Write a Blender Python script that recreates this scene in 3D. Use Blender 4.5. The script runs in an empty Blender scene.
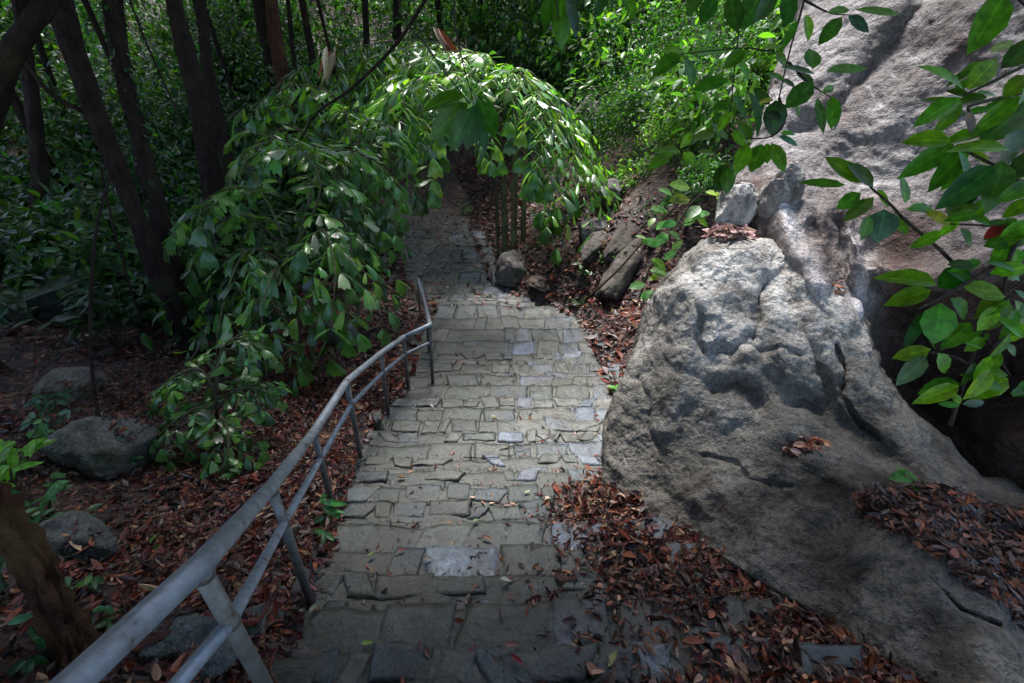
import bpy, math, random
import numpy as np
from mathutils import Vector

SEED = 11
rng = np.random.default_rng(SEED)
random.seed(SEED)
scene = bpy.context.scene
COL = scene.collection
V = lambda *a: np.array(a, float)

# ------------------------------------------------------------------ camera
FOC, PITCH, ROLL = 455.0, math.radians(33), math.radians(4)
FW = V(0, math.cos(PITCH), -math.sin(PITCH))
_R0 = V(1, 0, 0)
_U0 = np.cross(_R0, FW)
RT = _R0 * math.cos(ROLL) + _U0 * math.sin(ROLL)
UP = np.cross(RT, FW)


def ray(px, py):
    return FW + RT * (px - 512) / FOC - UP * (py - 341.5) / FOC


def at(px, py, d):
    return ray(px, py) * d


def rays(px, py):
    px = np.asarray(px, float)[..., None]
    py = np.asarray(py, float)[..., None]
    return FW + RT * (px - 512) / FOC - UP * (py - 341.5) / FOC


def nz(v):
    v = np.asarray(v, float)
    return v / np.maximum(np.linalg.norm(v, axis=-1, keepdims=True), 1e-9)


# ------------------------------------------------------------------ noise
def vnoise(P, seed=0):
    P = np.asarray(P, float)
    i = np.floor(P).astype(np.int64)
    f = P - i
    u = f * f * f * (f * (f * 6 - 15) + 10)
    out = 0.0
    for dx in (0, 1):
        for dy in (0, 1):
            for dz in (0, 1):
                h = (i[..., 0] + dx) * 374761393 + (i[..., 1] + dy) * 668265263 + (i[..., 2] + dz) * 1274126177 + seed * 974634777
                h = h & 0xffffffff
                h = ((h ^ (h >> 13)) * 1274126177) & 0xffffffff
                h = ((h ^ (h >> 16)) * 2246822519) & 0xffffffff
                val = ((h ^ (h >> 15)) & 0xffff) / 32767.5 - 1
                w = (u[..., 0] if dx else 1 - u[..., 0]) * (u[..., 1] if dy else 1 - u[..., 1]) * (u[..., 2] if dz else 1 - u[..., 2])
                out = out + val * w
    return out


def fbm(P, oct=4, seed=0, gain=.5, ridged=False):
    a, s, out = 1.0, 1.0, 0.0
    for k in range(oct):
        n = vnoise(np.asarray(P) * s + 17.3 * k, seed + k)
        out = out + a * ((1 - 2 * np.abs(n)) if ridged else n)
        a *= gain
        s *= 2.03
    return out


# ------------------------------------------------------------------ mesh builder
class MB:
    def __init__(self):
        self.v, self.q, self.t, self.c, self.r, self.n = [], [], [], [], [], 0

    def add(self, v, quads=None, tris=None, tint=(1, 1, 1), rib=None):
        v = np.asarray(v, np.float32).reshape(-1, 3)
        k = len(v)
        self.v.append(v)
        if quads is not None and len(quads):
            self.q.append(np.asarray(quads, np.int64).reshape(-1, 4) + self.n)
        if tris is not None and len(tris):
            self.t.append(np.asarray(tris, np.int64).reshape(-1, 3) + self.n)
        c = np.asarray(tint, np.float32)
        if c.ndim == 1:
            c = np.repeat(c[None, :3], k, 0)
        self.c.append(c)
        self.r.append(np.full(k, .5, np.float32) if rib is None else np.asarray(rib, np.float32))
        self.n += k

    def build(self, name, mat, parent=None, smooth=True, origin=None):
        me = bpy.data.meshes.new(name)
        v = np.concatenate(self.v)
        if origin is not None:
            v = v - np.asarray(origin, np.float32)
        q = np.concatenate(self.q) if self.q else np.zeros((0, 4), np.int64)
        t = np.concatenate(self.t) if self.t else np.zeros((0, 3), np.int64)
        nl = len(q) * 4 + len(t) * 3
        me.vertices.add(len(v))
        me.vertices.foreach_set('co', v.astype(np.float32).ravel())
        me.loops.add(nl)
        me.loops.foreach_set('vertex_index', np.concatenate([q.ravel(), t.ravel()]).astype(np.int32))
        me.polygons.add(len(q) + len(t))
        st = np.concatenate([np.arange(len(q)) * 4, len(q) * 4 + np.arange(len(t)) * 3]).astype(np.int32)
        me.polygons.foreach_set('loop_start', st)
        me.polygons.foreach_set('use_smooth', np.full(len(q) + len(t), smooth))
        me.update(calc_edges=True)
        a = me.attributes.new('tint', 'FLOAT_COLOR', 'POINT')
        c = np.concatenate(self.c)
        a.data.foreach_set('color', np.concatenate([c, np.ones((len(c), 1), np.float32)], 1).ravel())
        b = me.attributes.new('rib', 'FLOAT', 'POINT')
        b.data.foreach_set('value', np.concatenate(self.r))
        me.materials.append(mat)
        o = bpy.data.objects.new(name, me)
        COL.objects.link(o)
        if parent is not None:
            o.parent = parent
            if origin is None:
                o.matrix_parent_inverse = Matrix_inv(parent)
        if origin is not None:
            o.location = [float(x) for x in origin]
        return o


def Matrix_inv(p):
    from mathutils import Matrix
    return Matrix.Translation(-Vector(p.location))


def tag(o, label=None, cat=None, group=None, kind=None):
    if label: o['label'] = label
    if cat: o['category'] = cat
    if group: o['group'] = group
    if kind: o['kind'] = kind
    return o


def empty(name, loc, label=None, cat=None, group=None, kind=None):
    o = bpy.data.objects.new(name, None)
    o.empty_display_size = .2
    o.location = [float(x) for x in loc]
    COL.objects.link(o)
    return tag(o, label, cat, group, kind)


def smooth_path(pts, n=24):
    pts = np.asarray(pts, float)
    if len(pts) == 2:
        return pts[0] + (pts[1] - pts[0]) * np.linspace(0, 1, n)[:, None]
    P = np.vstack([2 * pts[0] - pts[1], pts, 2 * pts[-1] - pts[-2]])
    out = []
    m = len(pts) - 1
    for u in np.linspace(0, m - 1e-6, n):
        k = int(u)
        t = u - k
        a, b, c, d = P[k], P[k + 1], P[k + 2], P[k + 3]
        out.append(.5 * (2 * b + (c - a) * t + (2 * a - 5 * b + 4 * c - d) * t * t + (3 * b - a - 3 * c + d) * t ** 3))
    return np.array(out)


def tube(mb, pts, rad, seg=8, tint=(1, 1, 1), rough=0.0, cap=True, seed=0, nf=1.6):
    pts = np.asarray(pts, float)
    n = len(pts)
    rad = np.broadcast_to(np.asarray(rad, float), (n,)) if np.ndim(rad) else np.full(n, rad)
    tg = nz(np.gradient(pts, axis=0))
    ref = V(0.13, .31, .94) if abs(tg[0][2]) < .9 else V(1, .1, 0)
    s = nz(np.cross(tg[0], ref))
    vs = []
    for i in range(n):
        s = nz(s - tg[i] * (s @ tg[i]))
        b = np.cross(tg[i], s)
        a = np.linspace(0, 2 * np.pi, seg, endpoint=False)
        ring = np.cos(a)[:, None] * s + np.sin(a)[:, None] * b
        r = rad[i] * np.ones(seg)
        if rough:
            r = r * (1 + rough * fbm(pts[i] * 1.3 / max(rad[0], .01) * .25 * nf / 1.6 + ring * nf, 4, seed))
        vs.append(pts[i] + ring * r[:, None])
    v = np.concatenate(vs)
    q = []
    for i in range(n - 1):
        for j in range(seg):
            j2 = (j + 1) % seg
            q.append((i * seg + j, i * seg + j2, (i + 1) * seg + j2, (i + 1) * seg + j))
    t = []
    if cap:
        k = len(v)
        v = np.vstack([v, pts[0], pts[-1]])
        for j in range(seg):
            j2 = (j + 1) % seg
            t.append((k, j2, j))
            t.append((k + 1, (n - 1) * seg + j, (n - 1) * seg + j2))
    mb.add(v, q, t, tint)


# leaf templates: (along, side, up) per vertex, faces, rib
def tpl_ovate():
    v = [(0, 0, 0)]
    for a, w in ((.22, .40), (.5, .5), (.78, .33)):
        v += [(a, -w, .12 * w), (a, 0, 0), (a, w, .12 * w)]
    v += [(1, 0, 0)]
    v = np.array(v, float)
    v[:, 2] -= .18 * v[:, 0] ** 2
    t = [(0, 2, 1), (0, 3, 2), (7, 8, 10), (8, 9, 10)]
    q = [(1, 2, 5, 4), (2, 3, 6, 5), (4, 5, 8, 7), (5, 6, 9, 8)]
    rib = np.array([0] + [1, 0, 1] * 3 + [.6], float)
    return v, q, t, rib


def tpl_simple():
    v = np.array([(0, 0, 0), (.45, -.5, .1), (1, 0, -.12), (.45, .5, .1), (.5, 0, 0)], float)
    return v, [], [(0, 4, 1), (1, 4, 2), (0, 3, 4), (3, 2, 4)], np.array([0, 1, .5, 1, 0.])


def tpl_fish():
    rows = [(.18, .22), (.45, .42), (.7, .5)]
    v = [(0, 0, 0)]
    for a, w in rows:
        v += [(a, -w * .8, -.05 * w), (a, 0, .03), (a, w, -.05 * w)]
    v += [(.86, -.44, -.02), (.84, -.2, 0), (1.0, .0, .0), (.86, .2, 0), (.94, .46, -.03), (.78, .5, -.03)]
    v = np.array(v, float)
    v[:, 2] -= .26 * v[:, 0] ** 2
    t = [(0, 2, 1), (0, 3, 2), (7, 11, 10), (7, 8, 11), (8, 12, 11), (8, 13, 12), (8, 9, 13), (9, 14, 13), (9, 15, 14)]
    q = [(1, 2, 5, 4), (2, 3, 6, 5), (4, 5, 8, 7), (5, 6, 9, 8)]
    rib = np.array([0] + [1, 0, 1] * 3 + [.8, .6, .3, .6, .8, 1])
    return v, q, t, rib


def tpl_curl():
    v = [(0, 0, 0)]
    for a, w in ((.22, .34), (.5, .42), (.78, .26)):
        v += [(a, -w, .75 * w * .5), (a, 0, 0), (a, w, .75 * w * .5)]
    v += [(1, 0, 0)]
    v = np.array(v, float)
    v[:, 2] += .45 * (v[:, 0] - .45) ** 2
    v[:, 1] += .12 * np.sin(v[:, 0] * 3)
    t = [(0, 2, 1), (0, 3, 2), (7, 8, 10), (8, 9, 10)]
    q = [(1, 2, 5, 4), (2, 3, 6, 5), (4, 5, 8, 7), (5, 6, 9, 8)]
    return v, q, t, np.array([0] + [1, 0, 1] * 3 + [.6], float)


T_CU = tpl_curl()
T_OV, T_SI, T_FI = tpl_ovate(), tpl_simple(), tpl_fish()


def leaves(mb, pos, axis, nrm, L, W, tpl, tint, curl=None):
    pos, axis, nrm = (np.asarray(a, float).reshape(-1, 3) for a in (pos, axis, nrm))
    N = len(pos)
    if N == 0:
        return
    L = np.broadcast_to(np.asarray(L, float), (N,))
    W = np.broadcast_to(np.asarray(W, float), (N,))
    axis = nz(axis)
    side = nz(np.cross(nrm, axis))
    up = np.cross(axis, side)
    tv, tq, tt, rib = tpl
    K = len(tv)
    c = np.ones(N) if curl is None else np.broadcast_to(np.asarray(curl, float), (N,))
    v = (pos[:, None] + axis[:, None] * (tv[None, :, 0:1] * L[:, None, None]) + side[:, None] * (tv[None, :, 1:2] * W[:, None, None])
         + up[:, None] * (tv[None, :, 2:3] * (L * c)[:, None, None]))
    off = (np.arange(N) * K)[:, None, None]
    q = (np.array(tq, int)[None] + off).reshape(-1, 4) if len(tq) else None
    t = (np.array(tt, int)[None] + off).reshape(-1, 3) if len(tt) else None
    tint = np.asarray(tint, np.float32)
    if tint.ndim == 1:
        tint = np.repeat(tint[None], N, 0)
    mb.add(v.reshape(-1, 3), q, t, np.repeat(tint, K, 0), np.tile(rib, N))


def rdir(n):
    return nz(rng.normal(size=(n, 3)))


def pick(pal, n, var=.25):
    pal = np.array(pal, float)
    c = pal[rng.integers(0, len(pal), n)]
    return np.clip(c * (1 + rng.normal(size=(n, 1)) * var) * (1 + rng.normal(size=(n, 3)) * .06), .004, .9)


# ------------------------------------------------------------------ materials
def nodes(name):
    m = bpy.data.materials.new(name)
    m.use_nodes = True
    nt = m.node_tree
    return m, nt, nt.nodes, nt.links, nt.nodes['Principled BSDF'], nt.nodes['Material Output']


def N(nt, typ, **kw):
    n = nt.nodes.new(typ)
    for k, v in kw.items():
        if k in n.inputs.keys():
            n.inputs[k].default_value = v
        else:
            setattr(n, k, v)
    return n


def ramp(nt, stops, interp='LINEAR'):
    n = nt.nodes.new('ShaderNodeValToRGB')
    n.color_ramp.interpolation = interp
    e = n.color_ramp.elements
    while len(e) < len(stops):
        e.new(.5)
    for k, (p, c) in enumerate(stops):
        e[k].position = p
        e[k].color = (*c, 1) if len(c) == 3 else c
    return n


def mat_leaf(name, rough=.38, trans=.35, spec=.5, ribc=1.5, noise=6.0):
    m, nt, ns, ln, bs, out = nodes(name)
    a = N(nt, 'ShaderNodeAttribute', attribute_name='tint')
    r = N(nt, 'ShaderNodeAttribute', attribute_name='rib')
    tc = N(nt, 'ShaderNodeTexCoord')
    no = N(nt, 'ShaderNodeTexNoise', Scale=noise, Detail=3.0)
    ln.new(tc.outputs['Object'], no.inputs['Vector'])
    mr = N(nt, 'ShaderNodeMapRange')
    mr.inputs[1].default_value, mr.inputs[2].default_value = .3, .7
    mr.inputs[3].default_value, mr.inputs[4].default_value = .6, 1.35
    ln.new(no.outputs['Fac'], mr.inputs[0])
    rr = N(nt, 'ShaderNodeMapRange')
    rr.inputs[1].default_value, rr.inputs[2].default_value = 0, .14
    rr.inputs[3].default_value, rr.inputs[4].default_value = ribc, 1
    ln.new(r.outputs['Fac'], rr.inputs[0])
    mu = N(nt, 'ShaderNodeMath', operation='MULTIPLY')
    ln.new(mr.outputs[0], mu.inputs[0])
    ln.new(rr.outputs[0], mu.inputs[1])
    vm = N(nt, 'ShaderNodeVectorMath', operation='SCALE')
    ln.new(a.outputs['Color'], vm.inputs[0])
    ln.new(mu.outputs[0], vm.inputs['Scale'])
    ln.new(vm.outputs[0], bs.inputs['Base Color'])
    bs.inputs['Roughness'].default_value = rough
    bs.inputs['Specular IOR Level'].default_value = spec
    if trans > 0:
        tr = N(nt, 'ShaderNodeBsdfTranslucent')
        hs = N(nt, 'ShaderNodeVectorMath', operation='MULTIPLY')
        hs.inputs[1].default_value = (1.9, 2.2, .5)
        ln.new(vm.outputs[0], hs.inputs[0])
        ln.new(hs.outputs[0], tr.inputs['Color'])
        mx = N(nt, 'ShaderNodeMixShader')
        mx.inputs[0].default_value = trans
        ln.new(bs.outputs[0], mx.inputs[1])
        ln.new(tr.outputs[0], mx.inputs[2])
        ln.new(mx.outputs[0], out.inputs['Surface'])
    return m


def mat_rock(name, stops, scale=1.6, bump=.5, rough=.8, stain=None, streak=None, fine=38.0, spec=.3, moss=None):
    m, nt, ns, ln, bs, out = nodes(name)
    tc = N(nt, 'ShaderNodeTexCoord')
    n1 = N(nt, 'ShaderNodeTexNoise', Scale=scale, Detail=8.0, Roughness=.62, Distortion=.4)
    n2 = N(nt, 'ShaderNodeTexNoise', Scale=fine, Detail=6.0, Roughness=.7)
    n3 = N(nt, 'ShaderNodeTexVoronoi', Scale=fine * 2.2)
    for n in (n1, n2, n3):
        ln.new(tc.outputs['Object'], n.inputs['Vector'])
    rp = ramp(nt, stops)
    ln.new(n1.outputs['Fac'], rp.inputs['Fac'])
    col = rp.outputs['Color']
    sp = ramp(nt, [(.32, (.3, .28, .27)), (.48, (.95, .95, .95)), (.7, (1.55, 1.53, 1.52))])
    ln.new(n2.outputs['Fac'], sp.inputs['Fac'])
    mx = N(nt, 'ShaderNodeMix', data_type='RGBA', blend_type='MULTIPLY')
    mx.inputs['Factor'].default_value = .85
    ln.new(col, mx.inputs['A'])
    ln.new(sp.outputs['Color'], mx.inputs['B'])
    col = mx.outputs['Result']
    for spec_ in (stain, streak, moss):
        if not spec_:
            continue
        scl, vec, c, lo, hi = spec_
        mp = N(nt, 'ShaderNodeMapping')
        mp.inputs['Scale'].default_value = vec[:3]
        if len(vec) > 3:
            mp.inputs['Rotation'].default_value = vec[3:]
        ln.new(tc.outputs['Object'], mp.inputs['Vector'])
        n4 = N(nt, 'ShaderNodeTexNoise', Scale=scl, Detail=6.0, Roughness=.6)
        ln.new(mp.outputs[0], n4.inputs['Vector'])
        r4 = ramp(nt, [(lo, (0, 0, 0)), (hi, (1, 1, 1))])
        ln.new(n4.outputs['Fac'], r4.inputs['Fac'])
        m4 = N(nt, 'ShaderNodeMix', data_type='RGBA')
        ln.new(r4.outputs['Color'], m4.inputs['Factor'])
        ln.new(col, m4.inputs['A'])
        m4.inputs['B'].default_value = (*c, 1)
        col = m4.outputs['Result']
    at_ = N(nt, 'ShaderNodeAttribute', attribute_name='tint')
    mt = N(nt, 'ShaderNodeMix', data_type='RGBA', blend_type='MULTIPLY')
    mt.inputs['Factor'].default_value = 1
    ln.new(col, mt.inputs['A'])
    ln.new(at_.outputs['Color'], mt.inputs['B'])
    ln.new(mt.outputs['Result'], bs.inputs['Base Color'])
    bs.inputs['Roughness'].default_value = rough
    bs.inputs['Specular IOR Level'].default_value = spec
    ad = N(nt, 'ShaderNodeMath', operation='ADD')
    ln.new(n2.outputs['Fac'], ad.inputs[0])
    m3 = N(nt, 'ShaderNodeMath', operation='MULTIPLY')
    m3.inputs[1].default_value = .5
    ln.new(n3.outputs['Distance'], m3.inputs[0])
    ln.new(m3.outputs[0], ad.inputs[1])
    b1 = N(nt, 'ShaderNodeBump', Strength=bump * .7, Distance=.025)
    ln.new(ad.outputs[0], b1.inputs['Height'])
    b2 = N(nt, 'ShaderNodeBump', Strength=bump * .8, Distance=.12)
    n5 = N(nt, 'ShaderNodeTexNoise', Scale=scale * 5, Detail=5.0, Roughness=.6)
    ln.new(tc.outputs['Object'], n5.inputs['Vector'])
    ln.new(n5.outputs['Fac'], b2.inputs['Height'])
    ln.new(b1.outputs[0], b2.inputs['Normal'])
    ln.new(b2.outputs[0], bs.inputs['Normal'])
    return m


def mat_bark(name, c0, c1, scale=9.0):
    m, nt, ns, ln, bs, out = nodes(name)
    tc = N(nt, 'ShaderNodeTexCoord')
    mp = N(nt, 'ShaderNodeMapping')
    mp.inputs['Scale'].default_value = (1, 1, .22)
    ln.new(tc.outputs['Object'], mp.inputs['Vector'])
    n1 = N(nt, 'ShaderNodeTexNoise', Scale=scale, Detail=7.0, Roughness=.65)
    ln.new(mp.outputs[0], n1.inputs['Vector'])
    n2 = N(nt, 'ShaderNodeTexNoise', Scale=2.2, Detail=5.0)
    ln.new(tc.outputs['Object'], n2.inputs['Vector'])
    rp = ramp(nt, [(.3, c0), (.7, c1)])
    ln.new(n1.outputs['Fac'], rp.inputs['Fac'])
    r2 = ramp(nt, [(.52, (0, 0, 0)), (.66, (1, 1, 1))])
    ln.new(n2.outputs['Fac'], r2.inputs['Fac'])
    mx = N(nt, 'ShaderNodeMix', data_type='RGBA')
    ln.new(r2.outputs['Color'], mx.inputs['Factor'])
    ln.new(rp.outputs['Color'], mx.inputs['A'])
    mx.inputs['B'].default_value = (c1[0] * .8, c1[1] * 1.15, c1[2] * .75, 1)
    ln.new(mx.outputs['Result'], bs.inputs['Base Color'])
    bs.inputs['Roughness'].default_value = .9
    bs.inputs['Specular IOR Level'].default_value = .15
    bm = N(nt, 'ShaderNodeBump', Strength=1.0, Distance=.07)
    ln.new(n1.outputs['Fac'], bm.inputs['Height'])
    ln.new(bm.outputs[0], bs.inputs['Normal'])
    return m


def mat_ground():
    m, nt, ns, ln, bs, out = nodes('forest_floor')
    tc = N(nt, 'ShaderNodeTexCoord')
    vo = N(nt, 'ShaderNodeTexVoronoi', Scale=13.0, Randomness=1.0)
    no = N(nt, 'ShaderNodeTexNoise', Scale=1.1, Detail=6.0)
    nw = N(nt, 'ShaderNodeTexNoise', Scale=7.0, Detail=3.0)
    mp = N(nt, 'ShaderNodeVectorMath', operation='MULTIPLY_ADD')
    ln.new(nw.outputs['Color'], mp.inputs[0])
    mp.inputs[1].default_value = (.18, .18, .18)
    ln.new(tc.outputs['Object'], mp.inputs[2])
    ln.new(mp.outputs[0], vo.inputs['Vector'])
    ln.new(tc.outputs['Object'], no.inputs['Vector'])
    ln.new(tc.outputs['Object'], nw.inputs['Vector'])
    sx = N(nt, 'ShaderNodeSeparateColor')
    ln.new(vo.outputs['Color'], sx.inputs[0])
    rp = ramp(nt, [(0, (.012, .007, .006)), (.35, (.04, .016, .011)), (.6, (.075, .03, .018)), (.8, (.11, .055, .03)), (.93, (.17, .1, .06)), (1, (.07, .075, .035))])
    ln.new(sx.outputs[0], rp.inputs['Fac'])
    r2 = ramp(nt, [(.4, (.35, .35, .35)), (.65, (1.1, 1.05, 1))])
    ln.new(no.outputs['Fac'], r2.inputs['Fac'])
    mx = N(nt, 'ShaderNodeMix', data_type='RGBA', blend_type='MULTIPLY')
    mx.inputs['Factor'].default_value = 1
    ln.new(rp.outputs['Color'], mx.inputs['A'])
    ln.new(r2.outputs['Color'], mx.inputs['B'])
    at_ = N(nt, 'ShaderNodeAttribute', attribute_name='tint')
    # path dirt where tint red channel low
    dirt = N(nt, 'ShaderNodeMix', data_type='RGBA')
    sp = N(nt, 'ShaderNodeSeparateColor')
    ln.new(at_.outputs['Color'], sp.inputs[0])
    nd = N(nt, 'ShaderNodeTexNoise', Scale=3.0, Detail=8.0, Roughness=.7)
    ln.new(tc.outputs['Object'], nd.inputs['Vector'])
    rd = ramp(nt, [(.3, (.045, .038, .033)), (.55, (.13, .115, .105)), (.7, (.21, .19, .175))])
    ln.new(nd.outputs['Fac'], rd.inputs['Fac'])
    ln.new(sp.outputs[0], dirt.inputs['Factor'])
    ln.new(rd.outputs['Color'], dirt.inputs['A'])
    ln.new(mx.outputs['Result'], dirt.inputs['B'])
    ln.new(dirt.outputs['Result'], bs.inputs['Base Color'])
    bs.inputs['Roughness'].default_value = .75
    bm = N(nt, 'ShaderNodeBump', Strength=.7, Distance=.05)
    ln.new(vo.outputs['Distance'], bm.inputs['Height'])
    ln.new(bm.outputs[0], bs.inputs['Normal'])
    return m


def mat_steps():
    m, nt, ns, ln, bs, out = nodes('step_stone')
    tc = N(nt, 'ShaderNodeTexCoord')
    a = N(nt, 'ShaderNodeAttribute', attribute_name='tint')
    n1 = N(nt, 'ShaderNodeTexNoise', Scale=5.0, Detail=8.0, Roughness=.68, Distortion=.3)
    n2 = N(nt, 'ShaderNodeTexNoise', Scale=34.0, Detail=6.0, Roughness=.7)
    n3 = N(nt, 'ShaderNodeTexNoise', Scale=1.9, Detail=7.0, Roughness=.66)
    for n in (n1, n2, n3):
        ln.new(tc.outputs['Object'], n.inputs['Vector'])
    r1 = ramp(nt, [(.3, (.3, .3, .28)), (.47, (.85, .85, .85)), (.68, (1.65, 1.63, 1.6))])
    ln.new(n1.outputs['Fac'], r1.inputs['Fac'])
    mx = N(nt, 'ShaderNodeMix', data_type='RGBA', blend_type='MULTIPLY')
    mx.inputs['Factor'].default_value = .9
    ln.new(a.outputs['Color'], mx.inputs['A'])
    ln.new(r1.outputs['Color'], mx.inputs['B'])
    r2 = ramp(nt, [(.35, (.45, .45, .45)), (.5, (1, 1, 1)), (.68, (1.45, 1.45, 1.45))])
    ln.new(n2.outputs['Fac'], r2.inputs['Fac'])
    m2 = N(nt, 'ShaderNodeMix', data_type='RGBA', blend_type='MULTIPLY')
    m2.inputs['Factor'].default_value = .8
    ln.new(mx.outputs['Result'], m2.inputs['A'])
    ln.new(r2.outputs['Color'], m2.inputs['B'])
    # silt and algae film drifting over blocks
    r3 = ramp(nt, [(.44, (0, 0, 0)), (.6, (.85, .85, .85))])
    ln.new(n3.outputs['Fac'], r3.inputs['Fac'])
    m3 = N(nt, 'ShaderNodeMix', data_type='RGBA')
    ln.new(r3.outputs['Color'], m3.inputs['Factor'])
    ln.new(m2.outputs['Result'], m3.inputs['A'])
    m3.inputs['B'].default_value = (.048, .047, .034, 1)
    ln.new(m3.outputs['Result'], bs.inputs['Base Color'])
    rr = ramp(nt, [(.3, (.26, .26, .26)), (.7, (.58, .58, .58))])
    ln.new(n1.outputs['Fac'], rr.inputs['Fac'])
    ln.new(rr.outputs['Color'], bs.inputs['Roughness'])
    bs.inputs['Specular IOR Level'].default_value = .5
    b1 = N(nt, 'ShaderNodeBump', Strength=.45, Distance=.015)
    ln.new(n2.outputs['Fac'], b1.inputs['Height'])
    b2 = N(nt, 'ShaderNodeBump', Strength=.5, Distance=.05)
    ln.new(n1.outputs['Fac'], b2.inputs['Height'])
    ln.new(b1.outputs[0], b2.inputs['Normal'])
    ln.new(b2.outputs[0], bs.inputs['Normal'])
    return m


def mat_metal():
    m, nt, ns, ln, bs, out = nodes('weathered_rail_metal')
    tc = N(nt, 'ShaderNodeTexCoord')
    n1 = N(nt, 'ShaderNodeTexNoise', Scale=14.0, Detail=7.0, Roughness=.7)
    ln.new(tc.outputs['Object'], n1.inputs['Vector'])
    a = N(nt, 'ShaderNodeAttribute', attribute_name='tint')
    r1 = ramp(nt, [(.34, (.34, .22, .15)), (.40, (.72, .71, .68)), (.55, (1, 1, 1)), (.72, (1.3, 1.33, 1.38))])
    ln.new(n1.outputs['Fac'], r1.inputs['Fac'])
    mx = N(nt, 'ShaderNodeMix', data_type='RGBA', blend_type='MULTIPLY')
    mx.inputs['Factor'].default_value = 1
    ln.new(a.outputs['Color'], mx.inputs['A'])
    ln.new(r1.outputs['Color'], mx.inputs['B'])
    ln.new(mx.outputs['Result'], bs.inputs['Base Color'])
    bs.inputs['Metallic'].default_value = .35
    rr = ramp(nt, [(.3, (.6, .6, .6)), (.7, (.38, .38, .38))])
    ln.new(n1.outputs['Fac'], rr.inputs['Fac'])
    ln.new(rr.outputs['Color'], bs.inputs['Roughness'])
    b1 = N(nt, 'ShaderNodeBump', Strength=.15, Distance=.01)
    ln.new(n1.outputs['Fac'], b1.inputs['Height'])
    ln.new(b1.outputs[0], bs.inputs['Normal'])
    return m


M = dict(
    ground=mat_ground(), steps=mat_steps(), metal=mat_metal(),
    leaf=mat_leaf('broad_leaf', .36, .5, .45, 1.6, 32),
    palm=mat_leaf('palm_leaf', .27, .38, .65, 1.3, 5),
    bush=mat_leaf('bush_leaf', .4, .4, .3, 1.2, 1.3),
    dark=mat_leaf('shade_leaf', .4, .35, .4, 1.25, 2),
    litter=mat_leaf('dead_leaf', .46, .06, .4, .8, 30),
    bark=mat_bark('dark_bark', (.008, .006, .005), (.042, .026, .02), 14.0),
    redbark=mat_bark('red_bark', (.012, .006, .004), (.13, .055, .032), 16.0),
    twig=mat_bark('twig_bark', (.03, .022, .018), (.10, .08, .065), 30),
    stem=mat_bark('palm_stem', (.03, .026, .015), (.16, .14, .085), 12),
    boulder=mat_rock('boulder_granite', [(.3, (.12, .105, .09)), (.42, (.30, .287, .268)), (.54, (.49, .478, .46)), (.66, (.66, .655, .64))], 1.7, 1.0, .82,
                     stain=(2.3, (1, 1, 1), (.17, .125, .09), .56, .74), streak=(4.5, (1, 1, .35), (.09, .085, .075), .56, .72)),
    wall=mat_rock('cliff_granite', [(.3, (.075, .066, .062)), (.45, (.18, .162, .158)), (.58, (.28, .262, .258)), (.7, (.46, .45, .45))], 1.3, .9, .85,
                  stain=(2.6, (1, .35, .35, .3, .7, .2), (.085, .06, .055), .52, .68), streak=(7, (2.4, .3, .5, .2, .6, .3), (.42, .41, .41), .62, .8)),
    stone=mat_rock('grey_stone', [(.3, (.05, .052, .05)), (.5, (.115, .12, .115)), (.68, (.20, .205, .195))], 3.0, .6, .8,
                   moss=(3, (1, 1, 1), (.045, .06, .028), .52, .66)),
    bankrock=mat_rock('bank_rock', [(.3, (.05, .042, .038)), (.5, (.13, .115, .10)), (.68, (.25, .23, .21))], 2.0, .6, .8,
                      moss=(2.2, (1, 1, 1), (.04, .055, .025), .5, .66)),
)

# ------------------------------------------------------------------ path profile and stairs
PY = [-3, .15, 1.29, 2.15, 2.98, 4.0, 4.9, 7.0, 8.5, 10, 15, 30, 60]
PZ = [-1.2, -1.6, -2.53, -2.98, -3.3, -3.70, -3.92, -4.3, -4.5, -4.6, -4.5, 1, 16]
prof = lambda y: np.interp(y, PY, PZ)


def hit(px, py, f, s0=.4, s1=60, n=6000):
    d = ray(px, py)
    s = np.geomspace(s0, s1, n)
    P = d[None] * s[:, None]
    b = P[:, 2] < f(P[:, 0], P[:, 1])
    k = int(np.argmax(b)) if b.any() else n - 1
    return P[k], s[k]


ROWS = [(770, 770), (705, 700), (648, 644), (604, 600), (572, 569), (545, 545), (523, 521), (505, 502), (486, 484), (470, 471), (457, 456), (444, 442), (431, 432),
        (420, 418), (408, 409), (397, 398), (386, 385), (375, 376), (364, 363), (352, 353), (340, 341), (328, 328), (316, 317), (303, 306), (292, 294), (281, 283), (271, 272), (262, 263), (253, 254), (245, 246), (237, 238), (230, 231)]
LB = np.array([(228, 382), (255, 390), (270, 396), (283, 400), (293, 412), (303, 432), (316, 430), (340, 412), (375, 405), (390, 398), (412, 378), (450, 352), (500, 334), (545, 318), (571, 308), (602, 290), (646, 262), (705, 225), (770, 190)], float)
RB = np.array([(228, 474), (255, 486), (270, 492), (283, 497), (293, 515), (303, 562), (316, 588), (350, 606), (400, 627), (440, 626), (480, 625), (545, 665), (600, 720), (646, 790), (705, 850), (770, 900)], float)
EDGES = []   # (left point, right point, z)
for a, b in ROWS:
    c, s = hit(480, (a + b) / 2, lambda x, y: prof(y))
    z = c[2]
    ra, rb = ray(350, a), ray(610, b)
    A, B = ra * z / ra[2], rb * z / rb[2]
    lx, rx = np.interp(a, LB[:, 0], LB[:, 1]), np.interp(b, RB[:, 0], RB[:, 1])
    rl, rr = ray(lx, a), ray(rx, b)
    xl, xr = (rl * z / rl[2])[0], (rr * z / rr[2])[0]
    EDGES.append((A, B, z, xl, xr))
EDGES.append(None)
EDGES.pop()


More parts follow.
